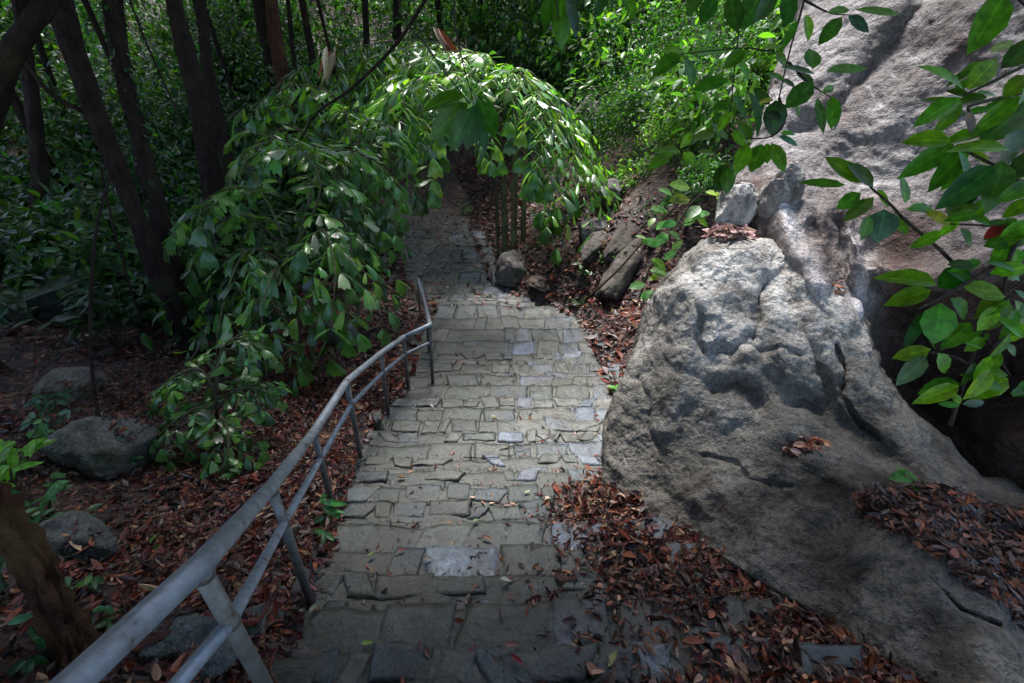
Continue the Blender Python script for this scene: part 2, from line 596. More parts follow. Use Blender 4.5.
def edge_y(k, x):
    A, B, z, xl, xr = EDGES[k]
    x = np.asarray(x, float)
    return A[1] + (B[1] - A[1]) * (x - A[0]) / (B[0] - A[0]) + .03 * fbm(np.stack([x * 2.0, 0 * x + k * 7.7, 0 * x], -1), 3, 61)


_ey = np.array([.5 * (e[0][1] + e[1][1]) for e in EDGES])
_xl = np.array([e[3] for e in EDGES])
_xr = np.array([e[4] for e in EDGES])
XLY = np.concatenate([[-3, 0], _ey, [15, 17]])
XL = np.concatenate([[-1.0, -.9], _xl, [-4.6, -5.5]])
XR = np.concatenate([[1.9, 1.9], _xr, [-1.4, -2.4]])
o_ = np.argsort(XLY)
XLY, XL, XR = XLY[o_], XL[o_], XR[o_]
xl_at = lambda y: np.interp(y, XLY, XL)
xr_at = lambda y: np.interp(y, XLY, XR)


def terrain(x, y):
    x, y = np.asarray(x, float), np.asarray(y, float)
    z = prof(y)
    xl, xr = xl_at(y), xr_at(y)
    dl = np.maximum(xl - x, 0)
    dr = np.maximum(x - xr, 0)
    P3 = np.stack([x, y, np.zeros_like(x + y)], -1)
    z = z + np.minimum(dl * .07, 1.0) + np.maximum(dl - 9, 0) * .35
    near = np.clip((y - 4.2) / 2.5, 0, 1)
    z = z + near * np.minimum(dr * .75, 5.5) + (1 - near) * -np.minimum(dr * .25, .8) * np.clip(dr / .4 - 1.2, 0, 1)
    n = fbm(P3 * .7, 4, 3) * .11 + fbm(P3 * .18, 2, 8) * .35 * np.clip((np.abs(x) + np.abs(y - 3) - 6) / 8, 0, 1)
    inside = np.clip(np.minimum(x - xl, xr - x) / .25 + .4, 0, 1)
    onp = inside * np.clip((13.2 - y) / .8, 0, 1)
    z = z + n * (1 - .8 * inside) - .22 * onp
    return z


def tread(x, y):
    """height of the stair tread at x, y; -99 outside"""
    x, y = np.broadcast_arrays(np.asarray(x, float), np.asarray(y, float))
    out = np.full(x.shape, -99.0)
    for k in range(len(EDGES)):
        far = edge_y(k, x)
        nearl = edge_y(k - 1, x) if k else far - .6
        e = EDGES[k]
        m = (y <= far) & (y > nearl) & (x > min(e[3], EDGES[k - 1][3] if k else 9) + .03) & (x < e[4])
        out[m] = e[2]
    return out


def surf(x, y):
    return np.maximum(terrain(x, y), tread(x, y))


def gpt(px, py):
    return hit(px, py, surf)


# terrain sheet
def build_ground():
    nx, ny = 330, 360
    u = np.linspace(-1, 1, nx)
    xs = -1 + 7.0 * u + 75 * np.sign(u) * np.abs(u) ** 5
    w = np.linspace(0, 1, ny)
    ys = -6 + 26 * w + 85 * w ** 6
    X, Y = np.meshgrid(xs, ys)
    Z = terrain(X, Y)
    v = np.stack([X, Y, Z], -1).reshape(-1, 3)
    i = (np.arange(ny - 1)[:, None] * nx + np.arange(nx - 1)[None]).ravel()
    q = np.stack([i, i + 1, i + nx + 1, i + nx], 1)
    ins = np.clip(np.minimum(X - xl_at(Y), xr_at(Y) - X) / .5 + .5 + .5 * fbm(v.reshape(ny, nx, 3) * 1.3, 3, 5), 0, 1)
    ins = ins * (Y < 15) * np.clip((15 - Y) / 2, 0, 1)
    c = np.stack([1 - ins, 1 - ins, 1 - ins], -1).reshape(-1, 3)
    mb = MB()
    mb.add(v, q, None, c)
    tag(mb.build('ground', M['ground']), kind='structure')


build_ground()


# ------------------------------------------------------------------ steps
def build_steps():
    root = empty('stone_steps', EDGES[5][0], kind='structure')
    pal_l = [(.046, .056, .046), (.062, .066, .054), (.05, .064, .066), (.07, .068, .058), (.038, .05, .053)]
    pal_r = [(.09, .112, .14), (.112, .134, .165), (.084, .10, .12), (.10, .10, .09), (.135, .155, .182), (.072, .088, .106)]  # paler blue stones paint the lit patch of the stairs
    for k in range(len(EDGES)):
        A, B, z, xl, xr = EDGES[k]
        xl0 = min(xl, EDGES[k - 1][3]) if k else xl
        mb = MB()
        L, R = xl0 - rng.uniform(0, .12), xr + .25
        fy = lambda x: edge_y(k, x)
        ny_ = (lambda x: edge_y(k - 1, x) - .06) if k else (lambda x: edge_y(0, x) - .7)
        # bedding of mortar and silt under the blocks
        n = 46
        xs = np.linspace(L, R, n)
        g = 9
        vv = []
        for j in range(g):
            t = j / (g - 1)
            y = ny_(xs) * (1 - t) + fy(xs) * t - (.012 if j == g - 1 else 0)
            zz = z - .002 + .010 * fbm(np.stack([xs * 5, y * 5, 0 * xs + k], -1), 3, 21) - .02 * (j == g - 1)
            vv.append(np.stack([xs, y, zz], -1))
        y = fy(xs) - .004
        vv.append(np.stack([xs, y, 0 * xs + z - .3], -1))
        q = [(j * n + i, j * n + i + 1, (j + 1) * n + i + 1, (j + 1) * n + i) for j in range(g) for i in range(n - 1)]
        vv = np.concatenate(vv)
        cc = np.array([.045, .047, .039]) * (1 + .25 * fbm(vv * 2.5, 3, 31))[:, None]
        cc = cc * (1 + .8 * np.clip((vv[:, 0:1] - L - .8) / 1.5, 0, 1))  # mortar lightened rightwards, part of the painted lit patch
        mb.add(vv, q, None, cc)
        # dressed and rough blocks
        rows = 1 if rng.random() < .4 else 2
        bounds = [0, 1] if rows == 1 else [0, rng.uniform(.4, .62), 1]
        for r in range(rows):
            x = L + rng.uniform(-.1, .15)
            while x < R:
                w = rng.uniform(.16, .55) if rows == 1 else rng.uniform(.10, .36)
                x1 = min(x + w, R + .1)
                rel = (x + w / 2 - L) / (R - L)
                if rng.random() < .74 + .22 * rel:
                    nu, nv = 18, 10
                    U, W_ = np.meshgrid(np.linspace(0, 1, nu), np.linspace(0, 1, nv))
                    gx = rng.uniform(.002, .02)
                    top_h, bot_h = rng.uniform(-.05, .06), rng.uniform(-.03, .06)
                    X = x + gx + (x1 - x - 2 * gx) * U
                    t0 = bounds[r] + .02 + top_h
                    t1 = bounds[r + 1] - (.02 + bot_h if r < rows - 1 else max(0, bot_h - .05))
                    sk = rng.normal() * .06
                    T = t0 + (t1 - t0) * W_
                    jut = rng.normal() * .012 * (r == rows - 1)
                    Y = ny_(X) * (1 - T) + fy(X) * T + jut * W_
                    X = X + sk * (W_ - .5)
                    d = np.minimum(np.minimum(U, 1 - U) * (x1 - x), np.minimum(W_, 1 - W_) * .28)
                    edge = np.clip(d / .018, 0, 1)
                    P3 = np.stack([X, Y, 0 * X + k * 3.1 + r], -1)
                    X = X + (1 - edge) * .013 * fbm(P3 * 15, 3, 41)
                    Y = Y + (1 - edge) * .012 * fbm(P3 * 15 + 5, 3, 43)
                    h = rng.uniform(.004, .015)
                    Z = z + h - .014 * (1 - edge) ** 2 + .006 * fbm(P3 * 8, 4, 45) + rng.normal() * .006 * (U - .5) + rng.normal() * .006 * (W_ - .5)
                    v = np.stack([X, Y, Z], -1).reshape(-1, 3)
                    q = [(j * nu + i, j * nu + i + 1, (j + 1) * nu + i + 1, (j + 1) * nu + i) for j in range(nv - 1) for i in range(nu - 1)]
                    rim = list(range(nu)) + [j * nu + nu - 1 for j in range(1, nv)] + [(nv - 1) * nu + i for i in range(nu - 2, -1, -1)] + [j * nu for j in range(nv - 2, 0, -1)]
                    base = len(v)
                    low = v[rim].copy()
                    low[:, 2] = z - .12
                    v = np.vstack([v, low])
                    m = len(rim)
                    q += [(rim[i], base + i, base + (i + 1) % m, rim[(i + 1) % m]) for i in range(m)]
                    pr = np.clip((rel - .36) * 1.6, 0, .9) * (.55 if k < 6 else .7 if k < 8 else 1)  # more lit-toned blocks towards the right, fewer on the near steps
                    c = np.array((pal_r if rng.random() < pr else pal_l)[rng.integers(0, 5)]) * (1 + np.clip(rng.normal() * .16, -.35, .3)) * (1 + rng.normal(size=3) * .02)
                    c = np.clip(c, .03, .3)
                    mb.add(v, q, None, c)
                x = x1
        mb.build('step', M['steps'], root)


build_steps()

# ------------------------------------------------------------------ railing
def post_solve(t, b, h):
    A = np.stack([ray(*t), -ray(*b)], 1)
    s = np.linalg.lstsq(A, np.array([0, 0, h]), rcond=None)[0]
    return ray(*t) * s[0]


def build_rail():
    T = [post_solve((271, 487), (309, 590), .85), post_solve((314, 432), (337, 500), .74), post_solve((347, 381), (360, 452), .85),
         post_solve((381, 353), (388, 412), .85), post_solve((404, 337), (408, 390), .85), post_solve((430, 325), (431, 378), .85), post_solve((427, 312), (433, 358), .85)]
    t1 = post_solve((199, 567), (222, 627), .26)
    T = [t1] + T
    drop = .26
    root = empty('metal_handrail', (t1[0], t1[1], t1[2] - .85), 'grey tubular metal handrail beside the stone steps, bending at its far end', 'railing')
    d1 = t1 @ FW
    start = at(62, 694, d1 * .72)
    start2 = at(-120, 840, d1 * .5)
    end = at(418, 279, 8.35)
    mid8 = at(423, 296, 7.6)
    top = MB()
    pts = [start2, start] + T + [mid8, end]
    grey = (.24, .265, .29)
    P = np.array(pts)
    fine = []
    for i in range(len(P) - 1):
        fine += [P[i] + (P[i + 1] - P[i]) * t for t in (0, .06, .5, .94)]
    fine.append(P[-1])
    tube(top, np.array(fine), .03, 16, grey)
    top.build('top_rail', M['metal'], root)
    mid = MB()
    dn = V(0, 0, -drop)
    mp = [start2 + dn, start + dn] + [t + dn for t in T[:7]]
    fine = []
    for i in range(len(mp) - 1):
        fine += [mp[i] + (mp[i + 1] - mp[i]) * t for t in (0, .06, .5, .94)]
    fine.append(mp[-1])
    tube(mid, np.array(fine), .0195, 12, (.27, .31, .36))
    mid.build('lower_rail', M['metal'], root)
    posts = T + [end, start2]
    for t in posts:
        zb = float(surf(t[0], t[1])) - .1
        b = MB()
        tube(b, np.array([t + V(0, 0, -.006), (t + V(0, 0, zb)) * V(1, 1, 0) + V(0, 0, .5 * (t[2] + zb)) if False else V(t[0], t[1], .5 * (t[2] + zb)), V(t[0], t[1], zb)]), .0225, 12, (.15, .145, .13))
        p = b.build('post', M['metal'], root)
        for zz, rr in ((t[2] - .028, .028), (t[2] - drop, .0265)):
            wl = MB()
            tube(wl, np.array([V(t[0], t[1], zz + .014), V(t[0], t[1], zz), V(t[0], t[1], zz - .014)]), [rr * .9, rr, rr * .88], 12, (.12, .11, .10))
            wl.build('weld_joint', M['metal'], p)


build_rail()


# ------------------------------------------------------------------ big rocks modelled as carved surfaces with their own depth
def rbf(ctrl):
    C = np.array(ctrl, float)
    p = C[:, :2] / 100
    r = np.linalg.norm(p[:, None] - p[None], axis=-1)
    K = np.where(r > 0, r * r * np.log(np.maximum(r, 1e-9)), 0)
    n = len(p)
    A = np.zeros((n + 3, n + 3))
    A[:n, :n] = K + np.eye(n) * .02
    A[:n, n] = 1
    A[:n, n + 1:] = p
    A[n, :n] = 1
    A[n + 1:, :n] = p.T
    w = np.linalg.solve(A, np.concatenate([C[:, 2], [0, 0, 0]]))

    def f(X, Y):
        q = np.stack([X, Y], -1) / 100
        out = np.zeros(X.shape) + w[n] + q @ w[n + 1:]
        for i in range(n):
            rr = np.linalg.norm(q - p[i], axis=-1)
            out += w[i] * np.where(rr > 0, rr * rr * np.log(np.maximum(rr, 1e-9)), 0)
        return out
    return f


def seg_dist(X, Y, pl):
    best = np.full(X.shape, 1e9)
    for (x0, y0), (x1, y1) in zip(pl[:-1], pl[1:]):
        dx, dy = x1 - x0, y1 - y0
        t = np.clip(((X - x0) * dx + (Y - y0) * dy) / (dx * dx + dy * dy), 0, 1)
        best = np.minimum(best, np.hypot(X - x0 - t * dx, Y - y0 - t * dy))
    return best


def carved(name, A, B, ctrl, ns, nt, grooves, amp, seed, mat, wrap=.35, down=1.0, tintf=None):
    """A is the rear silhouette, B the front foot; the surface wraps away behind A and sinks below B"""
    def curve(P, s):
        P = np.asarray(P, float)
        c = smooth_path(P, 400)
        u = np.linspace(0, 1, 400)
        return np.interp(s, u, c[:, 0]), np.interp(s, u, c[:, 1])
    s = np.linspace(0, 1, ns)
    t = np.linspace(0, 1, nt) ** 1.15
    ax, ay = curve(A, s)
    bx, by = curve(B, s)
    X = ax[None] + (bx - ax)[None] * t[:, None]
    Y = ay[None] + (by - ay)[None] * t[:, None]
    D = rbf(ctrl)(X, Y)
    for pl, a, w in grooves:
        r = seg_dist(X, Y, pl)
        D = D + a * np.exp(-(r / w) ** 2)
    D = D + .22 * np.exp(-t / .03)[:, None]
    P = rays(X, Y) * D[..., None]
    away = nz(rays(X, Y) * V(1, 1, 0))
    gs = np.gradient(P, axis=1)
    gt = np.gradient(P, axis=0)
    nrm = nz(np.cross(gs, gt))
    flip = np.sign(-np.sum(nrm * rays(X, Y), -1).mean())
    nrm = nrm * flip
    h = amp * (fbm(P * 1.9, 5, seed, .5) + .45 * fbm(P * 1.1 + 3, 4, seed + 3, .5, True) - .2) + amp * .28 * fbm(P * 9, 4, seed + 7) + amp * .32 * np.minimum(fbm(P * 3.3 + 9, 5, seed + 11, .55, True) - .35, .25)
    P = P + nrm * h[..., None]
    pre = []
    for q in (1, .75, .5, .25):
        pre.append(P[0] + away[0] * wrap * 2 * q + V(0, 0, -down) * q * q + .05 * fbm(P[0] * 2 + q, 3, seed)[:, None])
    post = [P[-1] + away[-1] * .15 + V(0, 0, -.35)]
    G = np.stack(pre + list(P) + post)
    nr, nc = G.shape[:2]
    v = G.reshape(-1, 3)
    i = (np.arange(nr - 1)[:, None] * nc + np.arange(nc - 1)[None]).ravel()
    q = np.stack([i, i + nc, i + nc + 1, i + 1], 1)
    if flip < 0:
        q = q[:, ::-1]
    mb = MB()
    org = P[-1, ns // 2]
    mb.add(v, q, None, np.ones((len(v), 3)) if tintf is None else tintf(v))
    o = mb.build(name, mat, None, True)
    return o, P, X, Y


def gd(px, py):
    return gpt(px, py)[1]


BT = [(603, 472), (612, 418), (627, 355), (650, 300), (680, 258), (715, 231), (755, 239), (800, 262), (845, 300), (880, 370), (940, 450), (1030, 500), (1130, 560)]
BTD = [3.95, 4.15, 4.25, 4.25, 4.15, 4.0, 3.9, 3.75, 3.6, 3.4, 3.1, 2.85, 2.6]
BB = [(598, 491), (622, 506), (650, 519), (682, 534), (722, 556), (762, 582), (802, 606), (850, 640), (900, 668), (945, 696), (1000, 735), (1080, 795), (1160, 860)]
BBD = [3.9, 3.72, 3.55, 3.34, 3.06, 2.78, 2.58, 2.32, 2.08, 1.9, 1.68, 1.42, 1.22]
bctrl = [(*p, d) for p, d in zip(BT, BTD)] + [(*p, d) for p, d in zip(BB, BBD)] + [
    (660, 380, 3.93), (648, 450, 3.8), (700, 430, 3.6), (722, 330, 3.68), (690, 300, 3.88), (690, 490, 3.45), (742, 470, 3.28), (800, 330, 3.5), (800, 400, 3.38),
    (800, 470, 3.1), (800, 540, 2.8), (860, 450, 3.1), (858, 540, 2.62), (880, 600, 2.32), (940, 488, 2.78), (940, 560, 2.32), (940, 625, 2.12), (1005, 535, 2.68), (1005, 605, 2.16),
    (1005, 665, 1.92), (1070, 610, 2.4), (760, 290, 3.74)]
bgroove = [([(716, 386), (735, 381), (752, 392), (758, 405)], .07, 8), ([(735, 402), (742, 425)], .07, 19), ([(768, 280), (758, 312), (762, 345)], .07, 9), ([(718, 350), (733, 352), (748, 338)], .07, 6),
           ([(800, 402), (850, 430), (905, 470)], .13, 13), ([(790, 440), (840, 470), (880, 500)], -.05, 14), ([(790, 448), (815, 442)], .05, 11),
           ([(700, 300), (685, 360), (668, 430)], -.06, 12), ([(655, 480), (672, 500)], .05, 8), ([(780, 265), (800, 330), (830, 400)], .08, 9), ([(690, 268), (700, 290)], .05, 8),
           ([(725, 300), (712, 340)], -.05, 10), ([(820, 540), (850, 600), (830, 640)], .05, 22), ([(780, 350), (786, 372)], -.05, 9),
           ([(769, 262), (765, 280), (757, 300), (760, 322), (752, 345)], .07, 2.6), ([(694, 300), (701, 318), (697, 340), (704, 352)], .05, 2.4), ([(640, 380), (652, 400), (650, 430), (663, 455)], .05, 3),
           ([(835, 345), (846, 372), (842, 395), (856, 420), (880, 440)], .06, 2.6), ([(705, 455), (735, 462), (748, 480), (790, 486)], .035, 2.4), ([(745, 345), (762, 352), (780, 346), (800, 356)], .04, 2.4),
           ([(725, 240), (732, 262), (726, 285)], .04, 2.6), ([(930, 580), (960, 610), (1000, 625)], .04, 2.6)]
def boulder_stain_shade(v):
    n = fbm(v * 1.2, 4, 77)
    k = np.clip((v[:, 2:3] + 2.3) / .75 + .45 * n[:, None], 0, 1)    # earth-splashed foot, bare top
    k = np.clip(k - .75 * np.clip((v[:, 0:1] - 1.75) / .6 + .3 * n[:, None], 0, 1) * np.clip((-1.55 - v[:, 2:3]) / .4, 0, 1), 0, 1)  # damp brown plus painted shade on the lower right flank
    skirt_shade = np.clip((v[:, 0:1] - 1.55) / .7 + .35 * n[:, None], 0, 1) * np.clip((-1.75 - v[:, 2:3]) / .35, 0, 1)  # further shade painted into the tint low on the right
    return (np.array([[.38, .36, .32]]) * (1 - .42 * skirt_shade)) * (1 - k) + np.array([[1.0, .98, .95]]) * k
bo, BP, BX, BY = carved('boulder', BT, BB, bctrl, 430, 300, bgroove, .05, 5, M['boulder'], .35, 1.2, boulder_stain_shade)
tag(bo, 'huge pale granite boulder with a rounded top beside the stone steps', 'boulder')

WA = [(850, -330), (835, -250), (818, -100), (803, 0), (782, 60), (765, 110), (748, 160), (728, 200), (712, 250), (760, 310), (830, 390), (900, 480), (960, 560)]
WAD = [5.9, 5.6, 5.3, 5.0, 4.85, 4.75, 4.65, 4.55, 4.6, 4.5, 4.2, 3.8, 3.4]
WB = [(1330, -330), (1330, -250), (1330, -150), (1330, -70), (1330, 0), (1330, 60), (1330, 120), (1330, 190), (1330, 260), (1330, 330), (1330, 420), (1330, 520), (1330, 640)]
WBD = [3.3, 3.1, 2.9, 2.8, 2.7, 2.65, 2.6, 2.55, 2.55, 2.7, 2.7, 2.6, 2.3]
wctrl = [(*p, d) for p, d in zip(WA, WAD)] + [(*p, d) for p, d in zip(WB, WBD)] + [
    (850, 130, 4.3), (900, 40, 4.3), (880, 190, 4.08), (820, 180, 4.28), (1000, 100, 3.55), (1000, 0, 3.75), (1000, 200, 3.35), (1150, 100, 3.0), (1150, 260, 2.95), (1150, -200, 3.5), (1000, -200, 4.3),
    (800, 215, 4.02), (820, 250, 3.82), (835, 300, 3.72), (815, 330, 3.78), (868, 285, 4.02), (905, 250, 3.74), (900, 305, 3.85), (915, 350, 4.05), (960, 410, 3.75), (1000, 275, 3.28),
    (1005, 330, 3.55), (1010, 450, 3.35), (1100, 420, 3.15), (940, 290, 3.58), (775, 240, 4.1)]
wgroove = [([(775, 200), (798, 250), (822, 300), (842, 350)], -.2, 24), ([(855, 245), (860, 300), (846, 350)], -.22, 11), ([(836, 225), (846, 290)], .16, 9),
           ([(880, 272), (930, 284), (1000, 264), (1120, 235)], -.2, 17), ([(885, 345), (930, 375), (1000, 360), (1120, 330)], .4, 40), ([(962, 470), (1030, 490)], .25, 40),
           ([(868, 235), (872, 290), (858, 340)], .10, 7), ([(812, 225), (828, 270), (838, 330), (842, 350)], .12, 6), ([(850, 245), (858, 300)], .08, 9), ([(790, 190), (802, 240)], .14, 8),
           ([(900, 0), (850, 50), (815, 80)], -.06, 12), ([(930, 0), (880, 60), (840, 110), (800, 130)], .08, 10), ([(840, 190), (852, 240)], -.05, 9), ([(768, 205), (770, 240)], .1, 8),
           ([(990, 0), (930, 70), (880, 130)], -.04, 16), ([(1024, 40), (960, 130), (900, 190)], .05, 20)]
def cliff_tint(v):
    d = v @ FW
    px = 512 + FOC * (v @ RT) / np.maximum(d, .3)
    py = 341.5 - FOC * (v @ UP) / np.maximum(d, .3)
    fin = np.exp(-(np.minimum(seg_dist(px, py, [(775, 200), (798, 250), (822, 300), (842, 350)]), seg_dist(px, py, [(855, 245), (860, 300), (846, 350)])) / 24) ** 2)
    n = fbm(v * 1.5, 4, 71)
    earth = np.clip((-.75 - v[:, 2] + .25 * n) / .5, 0, 1) * (1 - fin)   # soil-stained foot of the cliff
    c = np.ones((len(v), 3)) * (1 - earth[:, None]) + np.array([[.36, .235, .18]]) * earth[:, None]
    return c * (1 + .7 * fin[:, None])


wo, WP, WX, WY = carved('cliff', WA, WB, wctrl, 400, 360, wgroove, .05, 15, M['wall'], .8, .3, cliff_tint)
tag(wo, 'tall sloping grey rock cliff rising behind the pale boulder', 'cliff')


def on_relief(P, X, Y, px, py):
    k = np.argmin((X - px) ** 2 + (Y - py) ** 2)
    return P.reshape(-1, 3)[k]


# ------------------------------------------------------------------ loose stones
import bmesh


def ico(sub):
    bm = bmesh.new()
    bmesh.ops.create_icosphere(bm, subdivisions=sub, radius=1)
    v = np.array([x.co[:] for x in bm.verts])
    f = np.array([[y.index for y in x.verts] for x in bm.faces])
    bm.free()
    return v, f


ICO = ico(5)
ROCK_TOPS = []


def rock(name, base, size, seed, label, cat='rock', mat='stone', group=None, yaw=0., tilt=0., cuts=9, tint=(1, 1, 1)):
    r = np.random.default_rng(seed)
    v = ICO[0].copy()
    cuts = cuts + 5 if mat == 'stone' else cuts
    for k in range(cuts):
        n = nz(r.normal(size=3) * V(1, 1, .8))
        d = r.uniform(.45, .8) if mat == 'stone' else r.uniform(.55, .85)
        e = np.maximum(v @ n - d, 0)
        v = v - e[:, None] * n * .94
    v = v * (1 + .10 * fbm(v * 1.5 + seed, 4, seed) + .03 * fbm(v * 6, 3, seed + 2))[:, None]
    v = v * np.asarray(size, float)
    ct, st = math.cos(tilt), math.sin(tilt)
    v = np.stack([v[:, 0], v[:, 1] * ct - v[:, 2] * st, v[:, 1] * st + v[:, 2] * ct], 1)
    cy, sy = math.cos(yaw), math.sin(yaw)
    v = np.stack([v[:, 0] * cy - v[:, 1] * sy, v[:, 0] * sy + v[:, 1] * cy, v[:, 2]], 1)
    if size[0] < .7:
        c0 = v[r.integers(0, len(v))] * V(1, 1, 0)
        topv = v[(v[:, 2] > .35 * v[:, 2].max())]
        topv = topv[np.argsort(np.linalg.norm((topv - c0)[:, :2], axis=1))[:len(topv) // 3]]
        ROCK_TOPS.append(topv[r.integers(0, len(topv), int(10 + 60 * size[0]))] + np.asarray(base))
    mb = MB()
    mb.add(v, None, ICO[1], tint)
    o = mb.build(name, M[mat], None, True, None)
    o.location = [float(a) for a in base]
    return tag(o, label, cat, group)


def rock_px(px, py, size, seed, label, sink=.3, **k):
    p, d = gpt(px, py)
    return rock('rock', p + V(0, size[1] * .6, size[2] * (1 - 2 * sink) * .5), size, seed, label, **k)


rock_px(513, 284, (.42, .36, .5), 3, 'rounded mossy rock at the foot of the palm stems', .15, mat='bankrock', cuts=5)
rock_px(541, 288, (.36, .32, .14), 43, 'low flat rock beside the rounded mossy rock', .3, mat='bankrock', cuts=7, tint=(1.2, 1, .85))
rock_px(100, 474, (.44, .34, .36), 12, 'large angular grey boulder in the leaf litter below the dark tree', .3, yaw=.4, tint=(1.25, 1.15, 1.0))
rock_px(56, 404, (.42, .32, .22), 19, 'brownish half buried rock left of the dark tree', .3, tint=(1.25, 1.05, .85))
rock_px(55, 560, (.25, .17, .13), 22, 'dark flat rock behind the rotten stump', .4, tint=(.75, .75, .72))
rock_px(160, 662, (.17, .12, .10), 28, 'flat grey slab under the top rail near the camera', .42, yaw=.5, tint=(.95, 1, .95))
rock_px(246, 634, (.115, .10, .07), 31, 'pointed grey slab below the second rail post', .3, yaw=-.3, tint=(1.0, 1.05, .95))
rock_px(200, 680, (.13, .08, .07), 36, 'grey stone at the bottom edge beside the nearest post', .3, yaw=.2)
rock_px(278, 545, (.14, .10, .07), 37, 'small brown stone behind the second rail post', .3, tint=(1.2, 1, .8))
rock_px(340, 348, (.42, .35, .38), 38, 'pale rock behind the fishtail palm leaves near the rail', .2, tint=(1.35, 1.35, 1.3))
rock_px(372, 425, (.16, .14, .10), 39, 'small grey stone between the far rail posts', .3)
rock_px(40, 318, (1.2, .9, .5), 41, 'big mossy boulder in the undergrowth at the left edge', .25, tint=(.9, 1, .8), cuts=5)
rock_px(205, 262, (.6, .5, .4), 44, 'rock half hidden behind the dark tree trunks', .3)
rock_px(585, 150, (.55, .55, .95), 46, 'upright pale rock under the bright bush on the right bank', .2, mat='bankrock', tint=(1.4, 1.4, 1.4))
rock_px(612, 205, (.45, .7, .4), 47, 'dark rock in the gully right of the palm', .2, mat='bankrock', tint=(.8, .8, .85))
rock_px(594, 240, (.42, .4, .3), 48, 'grey rock low in the gully right of the palm', .2, mat='bankrock')
rock_px(645, 285, (.42, 1.7, .55), 49, 'long leaning slab of rock between bank and pale boulder', .38, mat='bankrock', cuts=10, yaw=-.55, tilt=.4, tint=(.72, .66, .62))
rock_px(600, 276, (.3, 1.3, .26), 150, 'dark slab of rock lowest on the leafy bank', .42, mat='bankrock', cuts=10, yaw=-.62, tilt=.34, tint=(.55, .48, .44))
rock_px(655, 238, (.45, 1.7, .34), 151, 'dark leaning slab high in the gully behind the creeper', .42, mat='bankrock', cuts=10, yaw=-.6, tilt=.36, tint=(.5, .45, .42))
rock_px(618, 240, (.3, 1.4, .26), 152, 'grey slab on the bank beside the long dead branch', .42, mat='bankrock', cuts=10, yaw=-.6, tilt=.34, tint=(.65, .6, .58))
p_ = at(735, 205, 4.25)
rock('rock', p_, (.26, .24, .2), 52, 'small pale rock wedged above the top of the pale boulder', mat='boulder', cuts=7)
p_ = at(780, 195, 4.15)
rock('rock', p_, (.17, .18, .3), 53, 'knobbly dark rock between rock face and pale boulder', mat='boulder', cuts=6, tint=(.7, .68, .66))

# ------------------------------------------------------------------ trees
BARK_T = (1, 1, 1)


def crown(mb, c, rad, n, L, pal, clumps=26, tpl=T_SI):
    c, rad = np.asarray(c, float), np.asarray(rad, float)
    cc = rdir(clumps) * (rng.uniform(.35, 1, (clumps, 1)) ** .6) * rad + c
    k = rng.integers(0, clumps, n)
    p = cc[k] + rng.normal(size=(n, 3)) * rad * .20
    ax = nz(p - c) * .6 + rdir(n) * .8 + V(0, 0, -.35)
    nr = rdir(n) * .6 + V(0, 0, 1)
    ll = L * rng.uniform(.65, 1.3, n)
    leaves(mb, p, ax, nr, ll, ll * rng.uniform(.36, .5, n), tpl, pick(pal, n))


DARKP = [(.012, .038, .011), (.017, .052, .016), (.02, .064, .022), (.028, .07, .014)]
MIDP = [(.03, .098, .018), (.042, .12, .022), (.026, .082, .022), (.058, .14, .02)]
BRTP = [(.07, .17, .03), (.11, .24, .035), (.06, .14, .04), (.16, .30, .05)]


def grounded(P):
    g = float(terrain(P[0][0], P[0][1])) - .12
    if P[0][2] > g + .05:
        d = nz(P[0] - P[1]) if len(P) > 1 else V(0, 0, -1)
        P = np.vstack([V(P[0][0], P[0][1], g), P])
    return P


def trunk_tree(name, pxs, w0, w1, label, crown_spec=None, mat='bark', group=None, cat='tree', limbs=(), pal=None, seg=18, rough=.26, nf=2.2, climb=0):
    """pxs: list of (px, py, depth) from foot upwards"""
    P = grounded(np.array([at(*p) for p in pxs]))
    root = empty(name, P[0], label, cat, group)
    pts = smooth_path(P, 12 * len(P))
    t = np.linspace(0, 1, len(pts))
    rad = w0 + (w1 - w0) * t
    rad = rad * (1 + 1.0 * np.exp(-t * len(P) * 2.2))
    mb = MB()
    tube(mb, pts, rad, seg, BARK_T, rough, seed=int(abs(P[0][0] * 100)), nf=nf)
    tr = mb.build('trunk', M[mat], root)
    for l in limbs:
        lp = smooth_path([at(*p) for p in l[0]], 16)
        b = MB()
        tube(b, lp, np.linspace(l[1], l[2], 16), 8, BARK_T, .15)
        b.build('branch', M[mat], root)
    if climb:
        b = MB()
        k = rng.integers(3, len(pts) - 8, climb)
        a = rng.uniform(0, 6.28, climb)
        o = np.stack([np.cos(a), np.sin(a), 0 * a], 1)
        leaves(b, pts[k] + o * rad[k][:, None] * .95 + rng.normal(size=(climb, 3)) * V(.01, .01, .04), o * .8 + V(0, 0, -.6) + rng.normal(size=(climb, 3)) * .4, o + V(0, 0, .6), .09 * np.exp(rng.normal(size=climb) * .3), .05, T_OV, pick(MIDP + DARKP, climb))
        b.build('climbing_leaves', M['dark'], root)
    if crown_spec:
        b = MB()
        for (c, rd, n, L) in crown_spec:
            crown(b, c, rd, n, L, pal or DARKP)
        b.build('crown', M['dark'], root)
    return root


def gz(px, py):
    p, d = gpt(px, py)
    return d


d0 = gz(196, 345)
top = lambda px, py, d: at(px, py, d)
